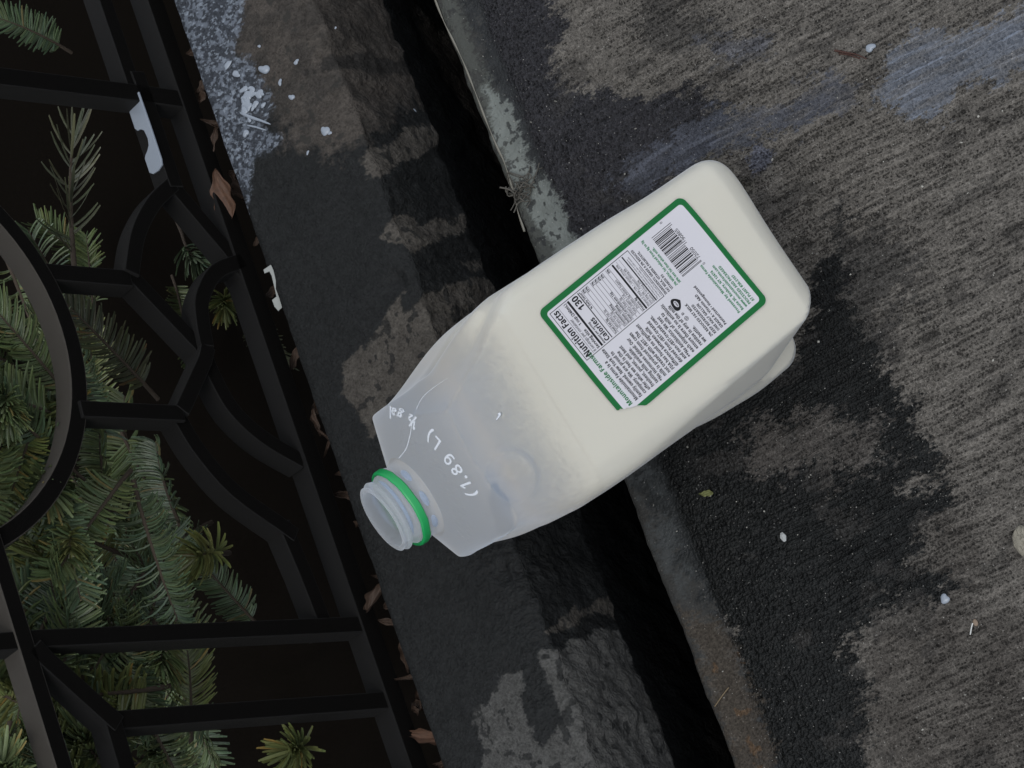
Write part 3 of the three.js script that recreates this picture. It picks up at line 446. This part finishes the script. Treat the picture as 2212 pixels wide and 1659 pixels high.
bar('diagonal_bar', line([300, 150], [316, 193], [378, 378], [386, 400]), 0.8); bar('scroll_bar', smooth([380, 392], [342, 428], [316, 470], [300, 515], [290, 585]), 0.8);
bar('diagonal_bar', line([378, 392], [500, 536], [570, 640]), 0.8); bar('diagonal_bar', line([300, 190], [268, 95], [215, -60]), 0.8);
bar('scroll_bar', smooth([450, 755], [476, 815], [515, 880], [580, 940], [665, 990]), 0.8); bar('scroll_bar', smooth([392, 886], [440, 965], [516, 1052], [620, 1128], [650, 1150]), 0.8); bar('diagonal_bar', line([622, 1118], [668, 1225], [722, 1362]), 0.8);
bar('scroll_bar', smooth([450, 745], [440, 690], [440, 640], [470, 585], [530, 560]), 0.8);
bar('diagonal_bar', line([78, 1392], [104, 1420], [250, 1552], [262, 1562]), 0.84); bar('diagonal_bar', line([246, 1545], [280, 1660], [310, 1760]), 0.82);

// ------------------------------------------------------------------ unseen tree added to block sky light over the pit
{
  const t = tag(group('added_shade_tree', V3(28, -13, -72)), 'unseen bare tree added behind the tree guard to shade the pit', 'tree'), bark = new THREE.MeshStandardMaterial({ color: new THREE.Color().setRGB(0.06, 0.048, 0.038), roughness: 0.95 });
  const trunk = gridGeo(48, 40, (i, j) => { const a = i / 48 * 6.28319, y = j / 40 * 420, r = (17 + 9 * Math.exp(-y / 14) - y * 0.012) * (1 + 0.09 * (fbm(Math.cos(a) * 4 + 9, y * 0.03 + Math.sin(a) * 4, 3, 7001) - 0.5)); return [r * Math.cos(a), y, r * Math.sin(a), i / 48, j / 40]; }, true, true);
  mesh('trunk', trunk, bark, t);
  for (const [a, y] of [[0.4, 300], [2.4, 340], [4.4, 370]]) mesh('limb', tube([V3(0, y, 0), V3(60 * Math.cos(a), y + 70, 60 * Math.sin(a)), V3(140 * Math.cos(a), y + 190, 140 * Math.sin(a)), V3(190 * Math.cos(a), y + 330, 190 * Math.sin(a))], (u) => 9 - 7 * u, 10, 20), bark, t);
}
// ------------------------------------------------------------------ fir cuttings in the pit
const needleM = [[0.08, 0.106, 0.044], [0.068, 0.098, 0.054], [0.105, 0.122, 0.042], [0.05, 0.055, 0.03]].map((c) => new THREE.MeshPhysicalMaterial({ color: new THREE.Color().setRGB(...c), vertexColors: true, roughness: 0.4, specularIntensity: 0.9 }));
const twigM = new THREE.MeshStandardMaterial({ color: new THREE.Color().setRGB(0.04, 0.028, 0.018), roughness: 0.9 });
function needle(R, base, dir, bendTo, len, wid, tone) {
  const N = 4, rows = [], side = dir.clone().cross(bendTo); if (side.length() < 1e-3) side.set(1, 0, 0); side.normalize();
  for (let i = 0; i <= N; i++) { const t = i / N, c = base.clone().addScaledVector(dir, len * t * (1 - 0.18 * t)).addScaledVector(bendTo, len * 0.34 * t * t), w = wid * (t < 0.15 ? 0.55 : t > 0.9 ? 0.55 : 1), up = bendTo.clone().multiplyScalar(wid * 0.3); rows.push([c.clone().addScaledVector(side, -w / 2), c.clone().add(up), c.clone().addScaledVector(side, w / 2), c.clone().sub(up)]); }
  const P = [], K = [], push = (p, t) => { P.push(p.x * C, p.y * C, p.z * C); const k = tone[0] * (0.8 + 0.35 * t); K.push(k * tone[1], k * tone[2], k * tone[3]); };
  for (let i = 0; i < N; i++) for (let s = 0; s < 4; s++) { const a = rows[i][s], b = rows[i][(s + 1) % 4], c = rows[i + 1][s], d = rows[i + 1][(s + 1) % 4], t0 = i / N, t1 = (i + 1) / N; push(a, t0); push(b, t0); push(c, t1); push(b, t0); push(d, t1); push(c, t1); }
  const e = rows[N]; push(e[0], 1); push(e[1], 1); push(e[2], 1); push(e[0], 1); push(e[2], 1); push(e[3], 1);
  const g = new THREE.BufferGeometry(); g.setAttribute('position', new THREE.Float32BufferAttribute(P, 3)); g.setAttribute('color', new THREE.Float32BufferAttribute(K, 3)); return g;
}
// kind: 'spray' two ranks sweeping up, 'comb' mostly one way, 'star' a shoot seen end on, 'bare' thin
function sprigProto(seed, kind, len) {
  const R = rng(seed), bend = (R() - 0.5) * 1.2, at = (t) => V3(bend * t * t * 1.2, len * t, 0.35 * Math.sin(t * 2.5)), tan = (t) => at(t + 0.02).sub(at(t - 0.02)).normalize();
  const n = { spray: 104, comb: 120, star: 96, bare: 44 }[kind], parts = [];
  for (let i = 0; i < n; i++) {
    const t = kind === 'star' ? 0.35 + 0.65 * Math.pow(R(), 0.6) : (i + R() * 0.7) / n, T = tan(t), side = i % 2 ? 1 : -1, X = V3(1, 0, 0).addScaledVector(T, -T.x).normalize(), Z = X.clone().cross(T).normalize();
    let a = kind === 'spray' ? (side > 0 ? 0 : Math.PI) + (R() - 0.35) * 0.9 * side : kind === 'comb' ? (R() < 0.78 ? Math.PI + (R() - 0.5) * 1.1 : (R() - 0.5) * 1.4) : R() * 6.283;
    const out = X.clone().multiplyScalar(Math.cos(a)).addScaledVector(Z, Math.abs(Math.sin(a)) * (kind === 'star' ? Math.sign(Math.sin(a)) || 1 : 1)).normalize(), fw = kind === 'star' ? 0.15 + 0.8 * t : 0.35 + 0.75 * t * t + (R() - 0.5) * 0.3, dir = out.clone().addScaledVector(T, fw).normalize();
    const L = (kind === 'star' ? 1.5 : 1.75) * (0.78 + 0.4 * R()) * (t > 0.88 ? 0.82 : 1) * (t < 0.08 ? 0.7 : 1), up = (kind === 'star' ? T : Z).clone().multiplyScalar(0.4 + 0.6 * R()).addScaledVector(T, kind === 'comb' ? -0.5 : 0.3).normalize();
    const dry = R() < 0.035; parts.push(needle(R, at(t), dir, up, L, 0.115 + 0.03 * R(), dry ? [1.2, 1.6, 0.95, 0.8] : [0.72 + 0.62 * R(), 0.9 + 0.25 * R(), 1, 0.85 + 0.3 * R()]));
  }
  const g = mergeGeometries(parts); g.computeVertexNormals();
  const stem = tube([at(0).add(V3(0, -1.2, -0.3)), at(0), at(0.33), at(0.66), at(1)], (t) => 0.13 - 0.075 * t, 6, 16);
  return { g, stem };
}
const protos = {}; for (const [k, list] of Object.entries({ spray: [[11, 6.5], [12, 5.2], [13, 7.5]], comb: [[21, 6], [22, 5]], star: [[31, 2.6], [32, 2.2]], bare: [[41, 5.5]] })) protos[k] = list.map(([s, l]) => sprigProto(s, k, l));
const nets = [];
// px, py: where the sprig's foot shows; ang: which way it grows in the picture (degrees, 0 = right, 90 = down); back: cm behind the guard's front plane; rise: how far its tip leans out to the viewer
function sprig(kind, v, mat, px, py, ang, back, rise, roll, size, label, grp) {
  const { g, stem } = protos[kind][v], o = group('fir_sprig', onPlane(px, py, FP.clone().addScaledVector(FN, -back), FN));
  const st = mesh('twig', stem, twigM, o), ne = mesh('needles', g, needleM[mat], o); ne.userData.kind = 'stuff';
  const a = ang * Math.PI / 180, dir = RIGHT.clone().multiplyScalar(Math.cos(a)).addScaledVector(UP, -Math.sin(a)); dir.addScaledVector(FN, -dir.dot(FN)).normalize().multiplyScalar(Math.cos(rise)).addScaledVector(BACK, Math.sin(rise)).normalize();
  const z = BACK.clone().addScaledVector(dir, -BACK.dot(dir)).normalize(), x = dir.clone().cross(z).normalize();
  const q = new THREE.Quaternion().setFromRotationMatrix(new THREE.Matrix4().makeBasis(x, dir, z)); o.quaternion.copy(q.multiply(new THREE.Quaternion().setFromAxisAngle(V3(0, 1, 0), roll))); o.scale.setScalar(size);
  tag(o, label, 'fir sprig', grp); return o;
}
sprig('spray', 2, 0, 262, 1040, 132, 2.6, 0.12, 0.1, 0.95, 'fir sprig crossing under the iron ring with pinkish needles at its tip');
sprig('comb', 0, 1, 300, 1085, 86, 2.4, 0.1, 0.0, 0.98, 'large fir sprig with needles combed to one side, just below the ring');
sprig('star', 0, 2, 480, 1195, 150, 3.4, 0.95, 0.4, 1.15, 'tufted fir tip alone in the dark between the lower uprights and kerb');
sprig('star', 1, 2, 653, 1618, 190, 3.2, 1.2, 0.9, 1.05, 'small yellowish fir tip at the bottom edge of the picture');
sprig('bare', 0, 3, 158, 548, 284, 4.2, 0.1, 0.3, 1.15, 'thin sparse fir sprig standing upright left of the white milk streak');  // darker needle colour stands in for the shade at upper left
sprig('star', 1, 2, 492, 640, 120, 5, 0.8, 0.2, 0.8, 'small fir tuft beside the white plastic strip');
sprig('spray', 1, 3, 545, 680, 66, 5.4, 0.1, 0.2, 0.62, 'short dim fir sprig pointing down between hexagon and kerb');
sprig('star', 0, 1, 393, 505, 30, 6.5, 0.8, 1.2, 0.95, 'dark star-shaped fir tip under the curved scroll bar');
sprig('spray', 1, 1, 128, 98, 180, 4, 0.1, 0.2, 0.7, 'fir sprig at the top left above the uppermost upright');
sprig('spray', 0, 3, 312, 830, 215, 5.2, 0.05, 0.3, 0.85, 'brownish fir sprig inside the hexagon');
{
  const R = rng(777), kinds = ['spray', 'spray', 'comb', 'spray', 'star', 'comb'];
  for (let k = 0; k < 113; k++) {
    let px, py, back;
    if (k < 34) { px = -30 + R() * 200; py = 740 + R() * 330; back = 2.6 + R() * 3.2 + Math.max(0, 820 - py) * 0.05; }             // inside the ring
    else if (k < 72) { px = 10 + R() * 330; py = 1020 + R() * 660; back = 2.4 + R() * 2.8 + Math.max(0, px - 220) * 0.016; }       // lower left
    else if (k < 92) { px = 130 + R() * 340; py = 1380 + R() * 300; back = 3 + R() * 2.6 + Math.max(0, px - 330) * 0.02; }
    else if (k > 103) { py = 1050 + R() * 600; px = 330 + R() * (375 + 0.345 * (py - 109) - 470); back = 10 + R() * 5; }
    else { px = 10 + R() * 420; py = 520 + R() * 600; back = (py < 700 ? 17 : 10) + R() * 6 + px * 0.006; }                                       // deep, dim
    const where = k < 34 ? (py < 740 ? 'in the shaded upper half of the iron ring' : 'showing through the lower half of the iron ring') : k < 72 ? (py < 1380 ? 'in the lit heap between the ring and the lower uprights' : 'in the lit heap behind the lowest uprights and top rail') : k < 92 ? 'between and below the two lower uprights' : k > 103 ? 'deep in the pit beside the bottom rail' : py < 400 ? 'deep in shadow by the uppermost upright' : py < 760 ? 'deep in shadow between ring and scroll bars' : 'deep in shadow behind the hexagon and lower scrolls';
    const kd = kinds[Math.floor(R() * 6)], list = protos[kd];
    sprig(kd, Math.floor(R() * list.length), py > 800 && R() < 0.16 ? 2 : R() < 0.5 ? 1 : 0, px, py, 60 + R() * 260, back, kd === 'star' ? 0.5 + R() * 0.6 : -0.1 + R() * 0.3, (R() - 0.5) * 1.6, 0.75 + R() * 0.35, ({ spray: 'flat two-ranked', comb: 'one-sided combed', star: 'tufted end-on' })[kd] + ' fir sprig ' + where, ({ spray: 'flat', comb: 'combed', star: 'tufted' })[kd] + ' fir sprigs ' + where);
  }
}

// ------------------------------------------------------------------ litter
function leafGeo(seed, len, wid, curl) {
  const R = rng(seed), ph = R() * 6, nu = 10, nv = 16, top = (s) => (i, j) => { const t = j / nv, u = i / nu * 2 - 1, w = wid * Math.pow(Math.sin(Math.PI * Math.pow(clamp(t, 0.002, 0.998), 0.8)), 0.8) * (1 + 0.18 * Math.sin(t * 17 + ph) * Math.abs(u)), x = u * w / 2; return [x * Math.cos(u * curl), (t - 0.5) * len, Math.abs(u) * w * 0.5 * Math.sin(Math.abs(u) * curl) + 0.25 * curl * Math.sin(t * 3 + ph) + 0.05 * Math.sin(u * 9 + t * 12) + s, u * 0.5 + 0.5, t]; };
  return mergeGeometries([gridGeo(nu, nv, top(0.012)), gridGeo(nu, nv, top(-0.012), false, true)]);
}
const leafTex = bytes(128, 256, (i, j, o) => { const u = Math.abs(i / 64 - 1), vein = sstep(0.06, 0.0, u) * 0.4 + sstep(0.12, 0.0, Math.abs(((j / 256 * 12 + u * 2.2) % 1) - 0.5)) * 0.22, k = 0.65 + 0.7 * fbm(i / 14, j / 14, 4, 5001) - vein * 0.5; o[0] = toS(0.15 * k); o[1] = toS(0.07 * k); o[2] = toS(0.036 * k); }, true);
const leafM = [[0.42, 0.42, 0.42], [0.22, 0.25, 0.26], [0.8, 0.85, 0.8]].map((c) => new THREE.MeshStandardMaterial({ map: leafTex, color: new THREE.Color().setRGB(...c), roughness: 0.75, side: THREE.DoubleSide }));
function leaf(px, py, y, seed, len, wid, curl, ang, tilt, mat, label) {
  const o = mesh('dry_leaf', leafGeo(seed, len, wid, curl), leafM[mat]); o.position.copy(onY(px, py, y).multiplyScalar(C)); o.rotation.set(-Math.PI / 2 + tilt, ang, ang * 0.3, 'YXZ'); tag(o, label, 'leaf'); return o;
}
leaf(482, 420, 9.2, 1, 2.6, 1.25, 0.5, -1.35, 0.25, 0, 'rust brown dry leaf lying across the gap behind the kerb near the top');
leaf(925, 1590, 9.0, 2, 2.6, 1.0, 0.9, -0.4, -0.3, 0, 'brown curled leaf behind the kerb at the bottom of the picture');
leaf(905, 1460, 8.8, 3, 3.0, 0.5, 1.1, -0.2, -0.2, 1, 'narrow grey-brown dry leaf wedged along the lower kerb back');
leaf(815, 1290, 8.9, 4, 1.8, 0.9, 1.0, 0.4, -0.2, 1, 'crumpled dull leaf wedged behind the kerb beside the bottle mouth');
{
  const R = rng(91), parts = [];
  for (let k = 0; k < 70; k++) {
    const g = leafGeo(100 + k, 0.5 + R() * 1.5, 0.25 + R() * 0.55, R() * 1.3); g.rotateX(-Math.PI / 2 + (R() - 0.5) * 1.2); g.rotateY(R() * 6.3); const x = -24 + R() * 54; g.translate(x * C, (6.4 + R() * 2.2) * C, (-9.45 - R() * 0.8) * C); parts.push(g);
  }
  const o = mesh('leaf_litter', mergeGeometries(parts), leafM[1]); o.userData = { kind: 'stuff', label: 'strip of shredded brown leaf litter packed between kerb and tree guard', category: 'leaf litter' };
}
// torn white plastic strip standing at the kerb's back edge
{
  const white = new THREE.MeshPhysicalMaterial({ color: new THREE.Color().setRGB(0.2, 0.21, 0.2), roughness: 0.5 });
  const P = (x, y) => onPlane(x, y, onY(592, 620, 9.6), BACK.clone().multiplyScalar(0.8).add(V3(0, 0, 0.4)).normalize());
  const ax = [[570, 583], [586, 573], [591, 584], [600, 622], [607, 650], [609, 664], [601, 671], [593, 662], [588, 648], [598, 641], [594, 622], [588, 596], [583, 586], [572, 590]].map(([x, y]) => P(x, y));
  const O = ax[0].clone(), n = BACK.clone(), e1 = RIGHT.clone(), e2 = UP.clone();
  const s = new THREE.Shape(ax.map((p) => { const q = p.clone().sub(O); return new THREE.Vector2(q.dot(e1), q.dot(e2)); })), g = new THREE.ExtrudeGeometry(s, { depth: 0.05, bevelEnabled: true, bevelSize: 0.015, bevelThickness: 0.015, bevelSegments: 1 });
  g.scale(C, C, C); g.applyMatrix4(new THREE.Matrix4().makeBasis(e1, e2, n).setPosition(O.multiplyScalar(C)));
  tag(mesh('plastic_strip', g, white), 'torn white plastic strip standing against the back edge of the kerb', 'plastic scrap');
}
// ------------------------------------------------------------------ spilled milk
const milkM = new THREE.MeshPhysicalMaterial({ color: new THREE.Color().setRGB(0.2, 0.226, 0.264), roughness: 0.35 });
function blob(seed, rx, rz, h) {
  const R = rng(seed), a = R() * 6, b = R() * 6; return gridGeo(24, 8, (i, j) => { const t = i / 24 * 6.28319, s = Math.sin(j / 8 * Math.PI / 2), k = 1 + 0.2 * Math.sin(t * 2 + a) + 0.12 * Math.sin(t * 3 + b); return [rx * k * s * Math.cos(t), h * Math.cos(j / 8 * Math.PI / 2), rz * k * s * Math.sin(t), 0, 0]; }, true, true);
}
function drop(px, py, y, seed, r, label, grp) { const p = onY(px, py, y), o = mesh('milk_drop', blob(seed, r * 1.15, r * 0.85, r * 0.45), milkM); o.position.copy(p.multiplyScalar(C)); o.rotation.y = seed; tag(o, label, 'milk drop', grp); return o; }
drop(1880, 103, 0.02, 1, 0.22, 'round milk drop beside the reddish twig at the top right'); drop(2041, 1294, 0.02, 2, 0.22, 'bluish milk drop alone on brown concrete at the lower right');
drop(703, 283, KH, 3, 0.25, 'largest milk drop on the kerb top, right of the splash');
[[571, 150, 0.26], [640, 134, 0.13], [605, 178, 0.13], [630, 210, 0.15], [713, 288, 0.1], [665, 330, 0.1], [560, 100, 0.08], [725, 60, 0.06], [560, 200, 0.1]].forEach(([x, y, r], k) => drop(x, y, KH, 10 + k, r, 'small bluish white milk drop on the kerb top near the splash', 'small milk drops on the kerb top'));
[[898, 205, 3.4], [896, 240, 4], [930, 290, 4.6]].forEach(([x, y], k) => { const p = onZ(x, y, -1.3), o = mesh('milk_drop', blob(30 + k, 0.14, 0.09, 0.06), milkM); o.rotation.x = Math.PI / 2; o.position.copy(p.multiplyScalar(C)); tag(o, 'small milk drop running on the dark face of the kerb', 'milk drop', 'milk drops on the kerb face'); });
{
  const R = rng(5), parts = [], put = (x, y, rx, rz, h, a) => { const p = onY(x, y, KH + 0.02), g = blob(Math.floor(R() * 1e6), rx, rz, h); g.rotateY(a); g.translate(p.x * C, p.y * C, p.z * C); parts.push(g); };
  for (let k = 0; k < 26; k++) { const t = R(); put(535 + (R() - 0.5) * 80 * t + t * 22, 205 + (R() - 0.5) * 90 * t + t * 20, 0.1 + R() * 0.24 * (1 - t * 0.5), 0.07 + R() * 0.17, 0.06, R() * 6); }
  put(548, 255, 0.85, 0.09, 0.06, 0.75); put(553, 275, 0.5, 0.06, 0.05, 0.85); put(531, 288, 0.2, 0.16, 0.09, 0); put(510, 160, 0.25, 0.14, 0.05, 1); put(492, 140, 0.3, 0.12, 0.05, 2);
  tag(mesh('milk_splash', mergeGeometries(parts), milkM), 'white curdled milk splash on the kerb top near the tree guard', 'milk splash');
}
{ // milk on the upper side of the straight bar: laid on that side face
  const a = onF(318, 199), b = onF(375, 369), along = b.clone().sub(a), len = along.length(); along.normalize();
  const nrm = new THREE.Vector2(-along.y, along.x); if (nrm.y < 0) nrm.negate();
  const to3 = (p) => FP.clone().addScaledVector(V3(1, 0, 0), p.x).addScaledVector(FB, p.y), e1 = V3(1, 0, 0).multiplyScalar(along.x).addScaledVector(FB, along.y), n = V3(1, 0, 0).multiplyScalar(nrm.x).addScaledVector(FB, nrm.y), e2 = FN.clone().negate(), rt = e1.clone().cross(e2).dot(n) > 0;
  const O = to3(a).addScaledVector(n, 0.425), S2 = new THREE.Shape(), T = [[0.02, 0.08], [0, 0.6], [0.05, 1.08], [0.5, 1.1], [1.2, 1.1], [1.35, 0.98], [1.4, 0.74], [1.58, 0.52], [2.0, 0.44], [2.3, 0.54], [2.45, 0.76], [2.55, 1.0], [2.65, 1.1], [3.3, 1.1], [3.45, 0.9], [3.5, 0.5], [3.42, 0.15], [3.2, 0.06], [1.7, 0.05]];
  S2.setFromPoints(T.map(([x, y]) => new THREE.Vector2(x * len / 3.75, y)));
  const g = new THREE.ExtrudeGeometry(S2, { depth: 0.05, bevelEnabled: true, bevelSize: 0.03, bevelThickness: 0.03, bevelSegments: 2 }); g.scale(C, C, C);
  const m = rt ? new THREE.Matrix4().makeBasis(e1, e2, n) : new THREE.Matrix4().makeBasis(e2, e1, n); if (!rt) { g.applyMatrix4(new THREE.Matrix4().set(0, 1, 0, 0, 1, 0, 0, 0, 0, 0, 1, 0, 0, 0, 0, 1)); const ix = g.index; if (!ix) { const p = g.attributes.position; for (let i = 0; i < p.count; i += 3) { const A = [p.getX(i + 1), p.getY(i + 1), p.getZ(i + 1)]; p.setXYZ(i + 1, p.getX(i + 2), p.getY(i + 2), p.getZ(i + 2)); p.setXYZ(i + 2, ...A); } } g.computeVertexNormals(); }
  m.setPosition(O.multiplyScalar(C)); g.applyMatrix4(m); tag(mesh('milk_streak', g, milkM), 'white milk coating the upper side of a straight bar of the tree guard', 'milk streak');
}
// ------------------------------------------------------------------ small things on the pavement
const col = (r, g, b, rough = 0.8) => new THREE.MeshStandardMaterial({ color: new THREE.Color().setRGB(r, g, b), roughness: rough });
const along = (pts, y) => pts.map(([x, z]) => onY(x, z, y));
{
  const t = group('twig', V3(0, 0, 0)); tag(t, 'short reddish brown twig on the concrete at the top right', 'twig'); const m = col(0.05, 0.02, 0.014);
  mesh('stem', tube(along([[1803, 109], [1830, 114], [1850, 118], [1872, 127]], 0.12), (u) => 0.06 - 0.03 * u, 6, 14), m, t); mesh('side_shoot', tube(along([[1812, 116], [1835, 119], [1858, 127]], 0.1), 0.035, 6, 10), m, t);
  tag(mesh('straw', tube(along([[1544, 1526], [1560, 1503], [1574, 1485]], 0.1), 0.03, 6, 8), col(0.16, 0.12, 0.07)), 'thin straw lying on the rusty pavement border', 'straw');
  tag(mesh('rootlet', tube([[934, -8], [955, 45], [976, 88], [996, 130], [1020, 190], [1050, 268], [1072, 320], [1086, 350], [1100, 395], [1108, 420], [1115, 455], [1130, 500]].map(([x, y]) => onY(x + 3, y, 0.05)), (u) => 0.045 + 0.02 * Math.sin(u * 40), 6, 90), col(0.2, 0.19, 0.16, 0.6)), 'thin pale rootlet trailing along the pavement edge above the bottle', 'rootlet');
  const R = rng(61), parts = []; for (let k = 0; k < 26; k++) { const c = onY(1122 + (R() - 0.5) * 46, 410 + (R() - 0.5) * 34, 0.1), pts = [c]; for (let i = 0; i < 3; i++) pts.push(pts[i].clone().add(V3((R() - 0.5) * 1.1, (R() - 0.35) * 0.35, (R() - 0.5) * 1.1))); parts.push(tube(pts, 0.022 + R() * 0.025, 5, 10)); }
  tag(mesh('root_tuft', mergeGeometries(parts), col(0.075, 0.07, 0.06)), 'small tangled tuft of roots and dirt on the pavement edge above the bottle', 'debris');
  const lf = mesh('small_leaf', leafGeo(301, 0.75, 0.3, 0.2), col(0.15, 0.16, 0.06)); lf.position.copy(onY(1525, 1066, 0.12).multiplyScalar(C)); lf.rotation.set(-Math.PI / 2, 0, -0.35); tag(lf, 'tiny yellow-green leaf on the wet concrete below the bottle', 'leaf');
  const chip = mesh('chip', new THREE.DodecahedronGeometry(0.2 * C, 0), col(0.3, 0.31, 0.31)); chip.scale.set(1.2, 0.4, 0.8); chip.position.copy(onY(1692, 1160, 0.06).multiplyScalar(C)); tag(chip, 'flat pale chip on the wet dark concrete', 'chip');
  tag(mesh('pin', tube(along([[2096, 1371], [2098, 1358], [2101, 1346]], 0.1), 0.035, 6, 6), col(0.5, 0.5, 0.48, 0.3)), 'short shiny splinter on the concrete at the lower right', 'splinter');
  const fl = mesh('bark_flake', new THREE.IcosahedronGeometry(0.17 * C, 1), col(0.17, 0.125, 0.09)); fl.scale.set(1, 0.4, 0.7); fl.position.copy(onY(2107, 1345, 0.08).multiplyScalar(C)); tag(fl, 'small tan bark flake beside the shiny splinter', 'bark flake');
  const sg = new THREE.IcosahedronGeometry(0.8 * C, 5), sp = sg.attributes.position; for (let i = 0; i < sp.count; i++) { const p = V3(sp.getX(i), sp.getY(i), sp.getZ(i)).divideScalar(0.8 * C), k = 1 - 0.2 * sstep(0.52, 0.6, fbm(p.x * 4 + 5 + p.y * 2, p.y * 4 + p.z * 5, 3, 6001)) - 0.05 * fbm(p.x * 11, p.z * 11 + p.y * 7, 2, 6005); p.multiplyScalar(0.8 * C * k); sp.setXYZ(i, p.x, p.y * 0.7, p.z); } sg.computeVertexNormals();
  const st = mesh('stone', sg, col(0.19, 0.175, 0.14)); st.scale.set(1, 1, 0.75); st.position.copy(onY(2218, 1170, 0.35).multiplyScalar(C)); tag(st, 'pale pitted stone cut off by the right edge of the picture', 'stone');
}
{ // loose grit
  const R = rng(17), g = new THREE.IcosahedronGeometry(1, 0), n = 1500, im = new THREE.InstancedMesh(g, col(0.3, 0.29, 0.26), n), M = new THREE.Matrix4(), q = new THREE.Quaternion(), e = new THREE.Euler();
  for (let k = 0; k < n; k++) { const z = 1 + R() * 29, x = -27 + R() * 52, s = 0.012 + 0.05 * Math.pow(R(), 8) + 0.008 * R(); e.set(R() * 6, R() * 6, R() * 6); q.setFromEuler(e); M.compose(V3(x * C, 0.05 * C, z * C), q, V3(s * C * (0.7 + R()), s * C * 0.7, s * C)); im.setMatrixAt(k, M); im.setColorAt(k, new THREE.Color().setScalar(0.35 + R() * 0.75)); }
  im.name = 'grit'; im.castShadow = im.receiveShadow = true; im.userData = { kind: 'stuff', label: 'loose pale grit scattered on the concrete pavement', category: 'grit' }; scene.add(im);
}
renderer.render(scene, camera);
